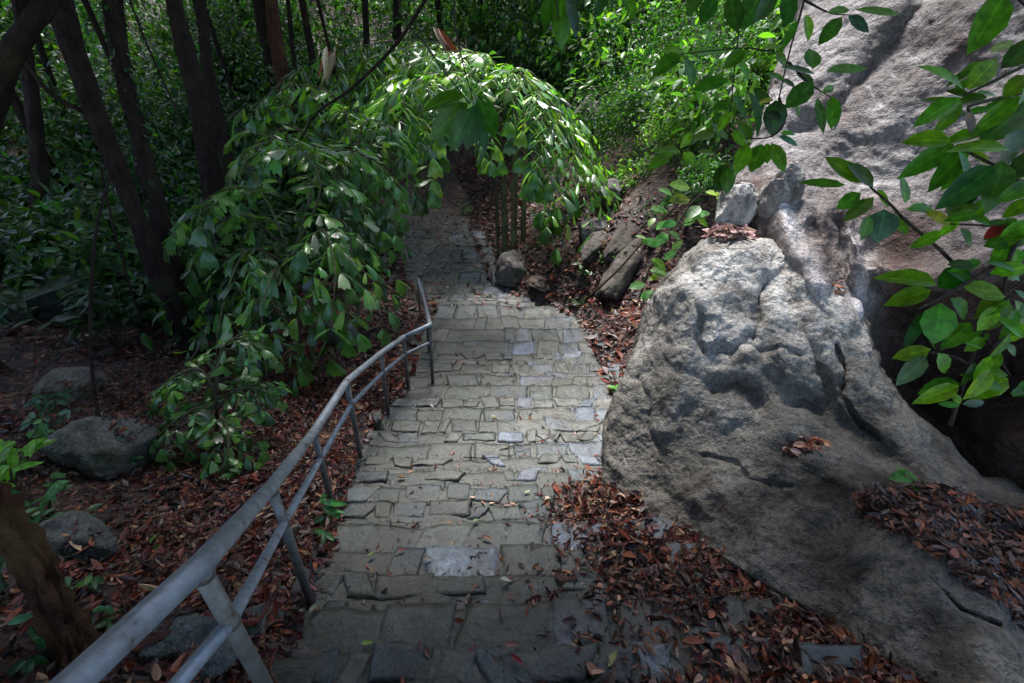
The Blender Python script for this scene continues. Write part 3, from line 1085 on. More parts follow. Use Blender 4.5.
# the dark multi-stemmed group on the left
trunk_tree('tree', [(205, 372, d0 - .3), (165, 285, 5.6), (130, 200, 5.3), (95, 110, 5.1), (70, 30, 5.0), (55, -60, 5.0), (40, -200, 5.1)], .105, .085,
           'thick dark forked tree trunk leaning at left, nearest of the dark stems', [(at(30, -420, 5.5), (2.4, 2.4, 1.5), 1500, .3), (at(220, -400, 4.6), (2.0, 1.8, 1.2), 900, .3)],
           limbs=[([(92, 105, 5.1), (75, 60, 4.9), (60, 20, 4.9), (75, -70, 5.0)], .06, .045), ([(85, 112, 5.1), (52, 95, 4.9), (25, 62, 4.7)], .03, .015)])
trunk_tree('tree', [(212, 380, d0), (185, 320, 6.0), (160, 220, 5.8), (135, 120, 5.7), (118, 40, 5.6), (105, -60, 5.6), (95, -200, 5.6)], .115, .085,
           'straight dark tree trunk with climbing leaves, right beside the forked trunk', [(at(150, -480, 6), (2.4, 2.4, 1.5), 1500, .3), (at(-150, -250, 6), (2.2, 2.2, 1.4), 1100, .3)], climb=130)
trunk_tree('tree', [(228, 300, 8.2), (213, 190, 7.6), (198, 100, 7.4), (178, 20, 7.3), (165, -60, 7.3), (150, -200, 7.4)], .155, .12,
           'dark tree trunk behind the fishtail palms, third of the left stems', [(at(180, -330, 8), (2.8, 2.8, 1.6), 1400, .34)])
trunk_tree('tree', [(236, 260, 9.5), (228, 170, 9.2), (212, 90, 9.1), (203, 20, 9.1), (196, -120, 9.2)], .125, .09,
           'slim dark trunk close behind the third left stem', [(at(260, -180, 10), (2.6, 2.6, 1.5), 1200, .34)])
trunk_tree('tree', [(300, 190, 12.5), (285, 90, 12.2), (275, 30, 12), (262, -80, 12)], .2, .17, 'brown trunk with shaggy bark at the top left of the palm', None, mat='redbark')
trunk_tree('tree', [(-40, 330, 4.6), (-25, 180, 4.2), (0, 85, 4.0), (25, 35, 3.9), (45, 0, 3.9), (85, -90, 4.0), (120, -200, 4.2)], .085, .07,
           'leaning brown trunk crossing the top left corner', [(at(-60, -400, 4), (2.2, 2.0, 1.2), 1100, .3)], mat='bark')
trunk_tree('tree', [(28, 300, 8.5), (40, 200, 8.3), (32, 100, 8.3), (20, 0, 8.3), (12, -150, 8.4)], .12, .09, 'mossy dark trunk at the far left edge', [(at(-80, -220, 9), (2.8, 2.8, 1.6), 1300, .36)])
# far thin trunks in the dark wood
FT = [(58, 7, 11), (92, 5, 13.5), (120, 8, 12), (155, 5, 14), (240, 6, 13), (258, 4, 15), (312, 4, 15.5), (335, 6, 17), (352, 3, 16), (374, 5, 19), (404, 6, 21), (448, 5, 22), (470, 4, 24), (505, 6, 25), (540, 4, 26), (600, 5, 24)]
for i, (px, w, d) in enumerate(FT):
    p = at(px, 180, d)
    zb = float(terrain(p[0], p[1]))
    lean = rng.normal() * .5
    pts = smooth_path([V(p[0], p[1], zb - .1), V(p[0] + lean * .3 + rng.normal() * .1, p[1], zb + 2.5), V(p[0] + lean, p[1] + .2, zb + 6), V(p[0] + lean * 1.5, p[1] + .3, zb + 10)], 18)
    if i == 0:
        LAB = []
    root = empty('thin_tree', pts[0], 'thin dark trunk standing in the deep shade of the background wood', 'tree', 'thin trunks in the background wood')
    mb = MB()
    r = w * d / FOC * .5
    tube(mb, pts, np.linspace(r * 1.3, r * .7, 18), 8, (1, 1, 1), .15, seed=i)
    mb.build('trunk', M['bark'], root)
    if px < 330:
        b = MB()
        crown(b, pts[-1] + V(0, 0, 1), (2.2, 2.2, 1.8), 500, .38, DARKP)
        b.build('crown', M['dark'], root)
# saplings and bare stems on the left
def bare(name, pxs, r0, r1, label, cat, mat='bark', seg=7):
    P = smooth_path([at(*p) for p in pxs], 26)
    mb = MB()
    tube(mb, P, np.linspace(r0, r1, 26), seg, (1, 1, 1), .12)
    o = mb.build(name, M[mat], None)
    return tag(o, label, cat)


dd = gz(99, 424)
bare('sapling', [(99, 426, dd), (91, 360, dd + .25), (91, 290, dd + .4), (97, 225, dd + .5), (112, 170, dd + .7), (118, 140, dd + .7)], .017, .012, 'thin bare sapling standing up from the angular grey boulder', 'sapling')
bare('sapling', [(142, 322, 5.6), (128, 280, 5.2), (112, 220, 5.0), (100, 165, 4.9)], .012, .009, 'thin bare stem leaning against the forked trunk', 'sapling')
bare('fallen_branch', [(132, 440, 4.0), (160, 400, 4.25), (192, 358, 4.6), (205, 335, 4.9)], .014, .009, 'pale dead stick propped against the foot of the dark trunk', 'branch', 'twig')
bare('fallen_branch', [(572, 296, 9.3), (598, 262, 9.4), (636, 215, 9.7), (668, 182, 10.0), (700, 150, 10.4)], .035, .03, 'long thin dead branch lying up the leafy bank right of the palm', 'branch', 'redbark')
bare('fallen_branch', [(588, 298, 8.6), (620, 268, 8.5), (655, 228, 8.6), (692, 190, 8.8)], .022, .018, 'second thin root on the bank just below the long dead branch', 'branch', 'bark')
bare('vine', [(432, -10, 6.0), (396, 44, 6.2), (352, 88, 6.4), (318, 112, 6.7), (300, 140, 6.8)], .025, .014, 'dark thin liana hanging down from the top above the palms', 'vine', 'bark')
bare('vine', [(128, -5, 5.4), (145, 40, 5.3), (165, 85, 5.2), (182, 125, 5.1)], .012, .010, 'thin green liana slanting past the straight dark trunk', 'vine', 'bark')
# rotten stump in the lower left corner
dS = gz(88, 668)
trunk_tree('stump', [(92, 690, dS), (72, 640, dS - .02), (45, 585, dS - .03), (22, 545, dS - .05), (0, 525, dS - .1), (-40, 490, dS - .2)], .04, .06,
           'leaning rotten brown stump at the lower left', None, mat='redbark', rough=.55, seg=40, nf=4.5, cat='stump')

# ------------------------------------------------------------------ fishtail palms
PALMP = [(.06, .155, .04), (.08, .19, .045), (.05, .125, .045), (.11, .23, .04)]
PALMB = [(.07, .18, .03), (.11, .25, .03), (.05, .13, .035), (.18, .32, .03), (.06, .15, .04)]


def frond(mb, mbr, ctrl, npin, plen, leaf, pal, rr=.018, t0=.2, droop=.5, wide_r=(.26, .46)):
    P = smooth_path(ctrl, 40)
    tube(mbr, P, np.linspace(rr, rr * .3, 40), 6, (1, 1, 1))
    T = nz(np.gradient(P, axis=0))
    for t in np.linspace(t0, .99, npin):
        k = int(t * 39)
        p, a = P[k], T[k]
        side = nz(np.cross(a, V(0, 0, 1)))
        env = plen * (.45 + .75 * math.sin(math.pi * min(1, (t - t0) / (1 - t0) * .8 + .15)))
        for sg in ((-1, 1) if t < .95 else (0,)):
            d = nz(a * .75 + side * sg * rng.uniform(.7, 1.0) + V(0, 0, rng.uniform(-.15, .15)))
            n = max(4, int(env / (leaf * .36)))
            u = np.linspace(.12, 1, n)
            ln = env * rng.uniform(.8, 1.15)
            pp = p + d * (u * ln)[:, None] + V(0, 0, -1) * (droop * ln * u ** 2)[:, None] * rng.uniform(.6, 1.2)
            tube(mbr, pp, np.linspace(rr * .35, rr * .12, n), 4, (1, 1, 1), cap=False)
            td = nz(np.gradient(pp, axis=0))
            sd = nz(np.cross(td, V(0, 0, 1) + 1e-3))
            alt = np.where(np.arange(n) % 2 == 0, 1., -1.)
            wide = rng.uniform(*wide_r)
            for s2 in (1, -1):
                kp = rng.random(n) > .12
                ax = td * rng.uniform(.4, 1.0) + sd * (s2 * .8) + V(0, 0, -.25) + rng.normal(size=(n, 3)) * .24
                nr = V(0, 0, 1) + sd * (s2 * .2) + rng.normal(size=(n, 3)) * .28 + 0 * ax
                ll = leaf * rng.uniform(.5, 1.35, n) * (1 - .3 * u)
                leaves(mb, pp[kp], ax[kp], nr[kp], ll[kp], (ll * wide * rng.uniform(.8, 1.25, n))[kp], T_FI, pick(pal, n, .32)[kp], rng.uniform(.1, 1.5, n)[kp])
            leaves(mb, pp[-1:], td[-1:] + V(0, 0, -.2), V(0, 0, 1) + 0 * td[-1:], leaf * .9, leaf * .8, T_FI, pick(pal, 1))


def palm(name, stems, fronds, label, npin, plen, leaf, pal, dead=(), wide_r=(.26, .46)):
    b0 = at(*stems[0][0])
    root = empty(name, b0, label, 'palm')
    for s in stems:
        mb = MB()
        pts = smooth_path(grounded(np.array([at(*q) for q in s[:-1]])), 22)
        tube(mb, pts, np.linspace(s[-1] * 1.15, s[-1] * .85, 22), 10, (1, 1, 1), .06)
        mb.build('stem', M['stem'], root)
    for f in fronds:
        mb, mr = MB(), MB()
        frond(mb, mr, [at(*q) for q in f], npin, plen, leaf, pal, wide_r=wide_r)
        fr = mr.build('frond', M['stem'], root)
        mb.build('leaflets', M['palm'], fr, True)
    for f in dead:
        mb = MB()
        p = np.array([at(*q) for q in f])
        for j in range(6):
            a = p[0] + rng.normal(size=3) * .06
            leaves(mb, [a], [p[1] - p[0] + rng.normal(size=3) * .12], [-FW + rng.normal(size=3) * .3], np.linalg.norm(p[1] - p[0]) * rng.uniform(.7, 1.1), .12, T_OV, pick([(.28, .07, .03), (.35, .13, .05), (.45, .3, .2)], 1))
        mb.build('dead_leaflets', M['litter'], root, False)
    return root


dp = gz(512, 250)
print('palm depth', dp)
palm('fishtail_palm', [[(505, 250, dp), (504, 200, dp - .1), (501, 150, dp - .2), (494, 105, dp - .3), .075], [(514, 250, dp - .1), (514, 200, dp - .15), (515, 150, dp - .2), (512, 110, dp - .3), .08],
                       [(523, 249, dp + .1), (524, 200, dp), (526, 150, dp), (520, 120, dp), .06], [(498, 249, dp + .2), (496, 190, dp + .1), (492, 140, dp), (480, 110, dp - .2), .045]],
     [[(505, 130, dp - .3), (480, 75, dp - .6), (440, 48, dp - .9), (390, 52, dp - 1.2), (330, 80, dp - 1.4), (290, 125, dp - 1.5)],
      [(510, 125, dp - .3), (512, 78, dp - .8), (545, 98, dp - 1.4), (572, 145, dp - 1.8), (586, 205, dp - 2.0)],
      [(508, 120, dp - .2), (480, 60, dp - .2), (430, 42, dp - .2), (370, 44, dp - .4), (310, 62, dp - .6), (262, 100, dp - .8)],
      [(508, 120, dp - .4), (478, 80, dp - 1.3), (440, 72, dp - 2.2), (405, 86, dp - 2.9), (385, 120, dp - 3.3), (376, 160, dp - 3.5)],
      [(510, 125, dp - .3), (508, 74, dp - .7), (535, 84, dp - 1.2), (562, 118, dp - 1.6), (582, 165, dp - 1.9), (590, 225, dp - 2.1)],
      [(508, 125, dp - .2), (498, 68, dp - .3), (470, 52, dp - .8), (430, 56, dp - 1.5), (395, 80, dp - 2.0), (375, 110, dp - 2.2)],
      [(508, 125, dp - .3), (500, 82, dp - .7), (525, 92, dp - 1.0), (552, 125, dp - 1.1), (568, 168, dp - 1.1)],
      [(505, 125, dp - .3), (465, 78, dp - 1), (430, 82, dp - 1.6), (400, 105, dp - 2.0)],
      [(505, 130, dp - .3), (475, 95, dp - .8), (460, 105, dp - 1.3), (452, 125, dp - 1.6)],
      [(508, 120, dp), (490, 65, dp + .3), (450, 45, dp + .6), (400, 40, dp + .9), (340, 55, dp + 1.1)],
      [(505, 128, dp - .3), (450, 62, dp - .4), (395, 68, dp - .5), (340, 105, dp - .6), (310, 150, dp - .7)]],
     'tall fishtail palm with arching glossy fronds and clustered stems beyond the stairs', 11, 1.15, .40, PALMB, dead=[[(438, 28, dp - 1), (458, 52, dp - 1)], [(332, 52, dp - 1.6), (328, 82, dp - 1.6)]], wide_r=(.2, .36))
palm('fishtail_palm', [[(300, 385, 6.0), (298, 330, 5.95), (295, 280, 5.9), (292, 245, 5.9), .03], [(312, 382, 6.1), (313, 330, 6.1), (312, 280, 6.1), .025]],
     [[(292, 260, 5.9), (262, 195, 5.7), (222, 190, 5.5), (180, 225, 5.3)], [(295, 250, 5.9), (322, 165, 6.1), (350, 150, 6.3), (378, 168, 6.5), (392, 190, 6.6)],
      [(290, 265, 5.9), (248, 250, 5.5), (222, 310, 5.2), (214, 385, 5.0)], [(295, 250, 5.9), (320, 190, 5.7), (300, 150, 5.6), (250, 130, 5.5)],
      [(300, 260, 6.0), (338, 220, 5.8), (352, 255, 5.6), (348, 315, 5.5)], [(292, 270, 5.9), (275, 270, 5.4), (262, 320, 5.2), (268, 385, 5.1)],
      [(300, 260, 6.0), (322, 230, 5.5), (335, 270, 5.2), (330, 330, 5.1)], [(295, 255, 5.9), (240, 215, 5.9), (190, 250, 5.9), (170, 300, 5.9)]],
     'bushy fishtail palm with hanging leaves behind the handrail', 6, .5, .27, PALMP, wide_r=(.34, .56))
palm('fishtail_palm', [[(345, 345, 7.0), (345, 280, 7.1), (348, 220, 7.2), (350, 190, 7.2), .04], [(356, 340, 7.2), (362, 270, 7.3), (372, 215, 7.4), (385, 180, 7.5), .03]],
     [[(350, 200, 7.2), (345, 110, 7.3), (300, 85, 7.4), (240, 110, 7.4)], [(350, 200, 7.2), (362, 128, 7.3), (382, 122, 7.4), (400, 136, 7.5)], [(350, 205, 7.2), (300, 130, 7.0), (250, 150, 6.8), (220, 200, 6.7)],
      [(352, 200, 7.2), (360, 150, 6.8), (364, 180, 6.5), (358, 225, 6.4)], [(350, 205, 7.2), (335, 150, 6.8), (340, 190, 6.4), (350, 250, 6.3)], [(352, 215, 7.2), (360, 205, 7.3), (368, 215, 7.3), (370, 232, 7.3)]],
     'taller fishtail palm between the bushy one and the tall palm', 7, .5, .28, PALMP, wide_r=(.3, .52))
d4 = gz(216, 455)
palm('fishtail_palm', [[(216, 460, d4), (217, 420, d4 + .02), (216, 385, d4 + .05), .014]],
     [[(216, 425, d4), (200, 408, d4 - .15), (180, 418, d4 - .25), (155, 438, d4 - .3)], [(216, 410, d4), (232, 392, d4), (248, 388, d4), (266, 392, d4)], [(216, 395, d4), (200, 370, d4 - .1), (178, 375, d4 - .15), (160, 392, d4 - .2)],
      [(216, 430, d4), (222, 418, d4 - .2), (228, 435, d4 - .35), (228, 458, d4 - .45)], [(216, 390, d4), (222, 350, d4), (240, 338, d4), (262, 350, d4)]],
     'small young fishtail palm growing from leaf litter left of the rail', 6, .22, .13, PALMP, wide_r=(.4, .6))


# ------------------------------------------------------------------ bushes, herbs and undergrowth
def bush(center, rad, n, L, pal, label, cat='bush', group=None, mat='bush', clumps=30, tpl=T_SI):
    c = np.asarray(center, float)
    foot = V(c[0], c[1], min(c[2] - rad[2] * 1.05, float(terrain(c[0], c[1])) - .05))
    root = empty('bush', foot, label, cat, group)
    sm = MB()
    for k in range(5):
        e = c + rdir(1)[0] * np.asarray(rad) * .6
        tube(sm, smooth_path([foot, c - V(0, 0, rad[2] * .3) + rng.normal(size=3) * .1, e], 8), np.linspace(.025, .008, 8), 5)
    sm.build('stem', M['twig'], root)
    mb = MB()
    crown(mb, c, rad, n, L, pal, clumps, tpl)
    mb.build('foliage', M[mat], root, False)
    return root


def bush_px(px, py, d, rad, n, L, pal, label, **k):
    return bush(at(px, py, d), rad, n, L, pal, label, **k)


bush_px(690, 150, 10.2, (1.3, 1.1, 1.0), 7980, 0.102, BRTP, 'bright small leaved bush left of the tall rock face')
bush_px(640, 130, 12.5, (1.6, 1.2, 1.2), 7980, 0.109, BRTP, 'bright green bush hanging over the upright pale rock')
bush_px(590, 110, 14.5, (1.5, 1.2, 1.3), 6080, 0.116, MIDP, 'mid green bush above the gully right of the palm')
bush_px(700, 60, 12.0, (1.7, 1.3, 1.3), 7600, 0.109, MIDP, 'shaded bush high on the right bank')
bush_px(640, 40, 15.0, (2.0, 1.5, 1.5), 7220, 0.122, MIDP, 'leafy bush at the top of the right bank')
bush_px(570, 40, 17.5, (2.0, 1.5, 1.6), 6080, 0.136, MIDP, 'green bush behind the arch of the tall palm')
bush_px(520, 60, 19.0, (2.0, 1.6, 1.7), 5320, 0.136, DARKP + MIDP, 'dull green bush right behind the palm crown')
bush_px(455, 40, 19.5, (2.2, 1.6, 1.6), 5320, 0.136, DARKP + MIDP, 'dark bush over the palm fronds at top centre')
bush_px(750, 100, 9.0, (.8, .9, .9), 4180, 0.088, BRTP, 'small bush squeezed against the rock face edge')
bush_px(625, 190, 11.9, (.7, .6, .4), 1710, 0.088, MIDP, 'low leafy tuft on the bank above the dark gully rock')
bush_px(668, 215, 9.2, (.5, .5, .28), 900, .085, MIDP, 'leafy weeds drooping over the slab behind the creeper')
bush_px(610, 255, 9.4, (.35, .4, .18), 500, .08, MIDP, 'small weeds growing between the slabs of the bank')
bush_px(645, 178, 10.3, (.7, .5, .45), 1500, .12, BRTP, 'bright low bush at the upper end of the slabs')
bush_px(700, 178, 8.0, (.45, .45, .35), 900, .1, MIDP, 'leafy bush tucked between the creeper and the rock face')
bush_px(606, 200, 11.8, (.5, .5, .4), 900, .12, MIDP, 'bush beside the dark rock in the gully')
bush_px(555, 250, 10.6, (.5, .4, .25), 950, 0.075, MIDP, 'low green plants right of the rounded mossy rock')


def stuff_foliage(name, specs, L, pal, mat, tpl=T_SI, clumps=10):
    mb = MB()
    for c, rd, n in specs:
        crown(mb, c, rd, n, L, pal, clumps, tpl)
    tag(mb.build(name, M[mat], None, False), kind='stuff')


# dark understorey on the left
sp = []
for k in range(300):
    y = 5.6 + 17 * rng.random() ** 1.3
    x = xl_at(y) - .5 - abs(rng.normal()) * 4.5 - rng.uniform(0, 5)
    if y < 8 and x > -4.0 - .5 * rng.random():
        continue
    z = float(terrain(x, y))
    h = rng.uniform(.25, .95) * (1 + (y > 12) * .8)
    sp.append((V(x, y, z + h * .8), (h * 1.1, h * 1.1, h), int(230 * h + 120)))
stuff_foliage('undergrowth', sp, .2, DARKP + MIDP + [(.03, .08, .035), (.05, .10, .015), (.04, .10, .04)], 'dark', T_OV)
# foliage mass of the hillside behind
sp, sb, sc = [], [], []
for k in range(150):
    y = rng.uniform(17, 36)
    x = rng.uniform(-26, 20)
    z = float(terrain(x, y))
    h = rng.uniform(1, 2.6)
    sp.append((V(x, y, z + h * .7), (h * 1.3, h * 1.2, h), 420))
for k in range(60):
    y = rng.uniform(9.5, 20)
    x = xr_at(y) + rng.uniform(3.2, 10)
    z = float(terrain(x, y))
    h = rng.uniform(.6, 1.4)
    (sb if k % 3 else sc).append((V(x, y, z + h * .6), (h * 1.2, h * 1.1, h), 1100 if k % 3 else 520))
stuff_foliage('bank_foliage', sb, .115, MIDP + DARKP + DARKP[1:], 'bush', T_SI, 14)
stuff_foliage('bank_foliage', sc, .23, MIDP + BRTP, 'bush', T_OV, 12)
stuff_foliage('hillside_foliage', sp, .34, DARKP + MIDP + BRTP[:1], 'bush', T_SI, 9)


def herb(base, h, n, L, pal, label, cat='plant', spread=1.0, mat='leaf', wr=.42, group=None, stems=3, name='small_plant', down=-.1):
    base = np.asarray(base, float)
    root = empty(name, base, label, cat, group)
    sm, mb = MB(), MB()
    tips = []
    for k in range(stems):
        a = rng.uniform(0, 6.28)
        e = base + V(math.cos(a) * spread * h * .5, math.sin(a) * spread * h * .5, h * rng.uniform(.7, 1.05))
        pts = smooth_path([base - V(0, 0, .03), base + (e - base) * .5 + V(0, 0, h * .12), e], 10)
        tube(sm, pts, np.linspace(.006, .002, 10) * (h / .25) ** .5, 5)
        tips.append(pts)
    sm.build('stem', M['stem'], root)
    for k in range(n):
        pts = tips[k % stems]
        p = pts[min(9, int(10 * rng.uniform(.35, 1.0)))] if k >= stems else pts[-1]
        a = rng.uniform(0, 6.28)
        ax = V(math.cos(a), math.sin(a), rng.uniform(-.3, .35) + down)
        ll = L * rng.uniform(.7, 1.2)
        leaves(mb, [p], [ax], [V(0, 0, 1) + rng.normal(size=3) * .25 - FW * .3], ll, ll * wr, T_OV, pick(pal, 1))
    mb.build('leaves', M[mat], root, True)
    return root


GRN = [(.05, .14, .03), (.07, .18, .04), (.04, .11, .035)]
herb(gpt(326, 532)[0], .2, 14, .13, [(.08, .26, .07), (.06, .2, .08)], 'small green seedling at the edge of the steps by a rail post', spread=1.2, wr=.34)
herb(on_relief(BP, BX, BY, 905, 488), .13, 7, .10, [(.08, .26, .05), (.06, .2, .04)], 'bright seedling rooted in the leaf pocket on the boulder ledge', spread=.8)
herb(gpt(612, 394)[0], .1, 9, .14, [(.13, .3, .06)], 'tiny light green plant where the steps meet the boulder', spread=1.0)
herb(gpt(15, 505)[0], .5, 60, .14, [(.12, .32, .03), (.16, .36, .03)], 'bright yellow green plant at the left edge', stems=7, spread=.9)
herb(gpt(48, 520)[0], .28, 40, .09, [(.06, .18, .06)], 'dark green leafy plant behind the stump', stems=5, spread=1.2)
herb(gpt(48, 655)[0], .16, 24, .08, [(.05, .16, .07)], 'bluish green plant growing right in front of the stump', stems=4, spread=1.1)
herb(gpt(92, 590)[0], .1, 10, .07, GRN, 'low green plant in the litter beside the stump', stems=3)
herb(gpt(4, 600)[0], .22, 18, .09, [(.04, .11, .05)], 'dark plant cut by the left edge beside the stump', stems=4)
herb(gpt(25, 470)[0], .4, 40, .12, [(.08, .22, .05), (.06, .18, .05)], 'leafy green plant at the left edge behind the yellow green one', stems=7, spread=1.1)
herb(gpt(75, 540)[0], .2, 26, .08, [(.05, .15, .06)], 'green leafy plant in front of the dark flat rock', stems=5, spread=1.2)
herb(gpt(125, 470)[0], .16, 16, .08, [(.04, .12, .05)], 'low plant at the right end of the angular grey boulder', stems=4, spread=1.2)
herb(gpt(110, 625)[0], .09, 12, .07, [(.06, .17, .06)], 'low green plant in the litter right of the stump foot', stems=3, spread=1.2)
herb(gpt(60, 430)[0], .3, 40, .10, [(.035, .10, .045)], 'shade plant between the angular boulder and the brownish rock', stems=6, spread=1.2)
herb(gpt(225, 480)[0], .12, 8, .10, GRN, 'little broad leaved plant below the small young palm', stems=3)
herb(gpt(150, 548)[0], .03, 3, .10, [(.06, .16, .03)], 'few green leaves lying low in the litter mid left', stems=2)
herb(gpt(700, 262)[0] if False else gpt(585, 276)[0], .25, 26, .12, MIDP, 'small weeds at the foot of the leafy bank', stems=6, spread=1.4)
herb(gpt(470, 215)[0], .35, 30, .16, MIDP, 'weeds growing left of the palm stems', stems=7, spread=1.6)
herb(gpt(430, 195)[0], .3, 26, .18, MIDP, 'weeds on the slope above the far path', stems=6, spread=1.6)
herb(gpt(540, 225)[0], .35, 34, .16, BRTP, 'bright weeds between palm stems and gully', stems=7, spread=1.6)
herb(gpt(578, 306)[0], .16, 22, .1, MIDP, 'tuft of weeds between the slabs of the gully', stems=4, spread=1.4)
# leafy plants lining the shade around the left trunks
HP = [(20, 330, 'shaded plant low at the left edge beneath the mossy boulder'), (70, 345, 'shaded plant right of the brownish half buried rock'), (120, 350, 'glossy shade plant between sapling and forked trunk'),
      (150, 300, 'shade plant at the foot of the forked trunk'), (60, 262, 'shade plant on top of the mossy boulder'), (110, 270, 'shade plant with drooping leaves behind the thin sapling'), (15, 260, 'shade plant by the far left trunk'),
      (240, 300, 'leafy plant beneath the bushy palm'), (265, 345, 'leafy shoots between young palm and bushy palm')]
for i, (px, py, lb) in enumerate(HP):
    p, d = gpt(px, py)
    herb(p, .12 * d, 60, .038 * d, DARKP + [(.03, .08, .035), (.035, .07, .02)], lb, stems=8, spread=1.3, wr=.36, name='shade_plant')

# climbing vine with bright leaves on the left flank of the boulder
def vine_plant():
    path = [(640, 298, 4.75), (648, 272, 4.7), (662, 248, 4.65), (676, 226, 4.55), (690, 205, 4.5), (705, 190, 4.45)]
    root = empty('climbing_vine', at(*path[0]), 'bright green creeper climbing the left flank of the pale boulder', 'vine')
    pts = smooth_path([at(*p) for p in path], 24)
    s = MB()
    tube(s, pts, np.linspace(.014, .006, 24), 6)
    for q in ([(690, 205, 4.5), (665, 200, 4.4), (652, 212, 4.35)], [(700, 195, 4.45), (720, 196, 4.35), (728, 205, 4.3)], [(676, 226, 4.55), (690, 222, 4.4), (712, 214, 4.3)]):
        tube(s, smooth_path([at(*p) for p in q], 10), np.linspace(.007, .003, 10), 5)
    s.build('stem', M['twig'], root)
    mb = MB()
    lf = [((690, 188), 1.25), ((705, 192), 1.0), ((672, 195), .9), ((660, 205), 1.1), ((655, 218), .7), ((668, 212), 1.2), ((690, 200), 1.3), ((700, 206), 1.2), ((716, 198), 1.0), ((726, 204), .9), ((692, 214), 1.2),
          ((710, 213), 1.0), ((676, 222), .9), ((684, 226), 1.0), ((668, 234), 1.1), ((680, 240), .9), ((660, 246), 1.2), ((672, 250), .8), ((652, 258), 1.1), ((664, 260), .9), ((650, 270), 1.2), ((660, 276), .8), ((645, 284), 1.1),
          ((652, 290), .9), ((640, 298), 1.0), ((648, 240), .9), ((656, 230), .8)]
    for (x, y), s_ in lf:
        d = 4.45 + (y - 190) / 110 * .22
        p = at(x, y, d - .05)
        yel = rng.random() < .3
        leaves(mb, [p], [nz(RT * rng.choice([-1, 1]) * rng.uniform(.6, 1) + UP * rng.normal() * .35 - FW * .3)], [V(0, 0, 1) - FW * .7 + rng.normal(size=3) * .25], .17 * s_, .1 * s_, T_OV,
               pick([(.22, .32, .03), (.16, .30, .05)] if yel else [(.08, .24, .06), (.12, .3, .08), (.18, .3, .12)], 1))
    mb.build('leaves', M['leaf'], root)


vine_plant()

# ------------------------------------------------------------------ overhanging broad-leaved branches
def px_leaf(mb, base, tip, d, wr=.36, tint=(.045, .13, .02), dd=0.0, roll=None):
    a, b = at(*base, d), at(*tip, d + dd)
    ax = b - a
    L = np.linalg.norm(ax)
    nr = -FW * .9 + V(0, 0, .55) + RT * (rng.normal() * .4 if roll is None else roll) + UP * rng.normal() * .15
    leaves(mb, [a], [ax], [nr], L * 1.05, L * wr * 1.15, T_OV, np.clip(np.array(tint) * (1 + rng.normal() * .25) * (1 + rng.normal(size=3) * V(.18, .06, .1)), .005, .6), rng.uniform(.1, 1.7))


G1, G2, G3, G4, YL = (.045, .14, .008), (.075, .20, .008), (.022, .07, .012), (.13, .28, .012), (.5, .5, .015)


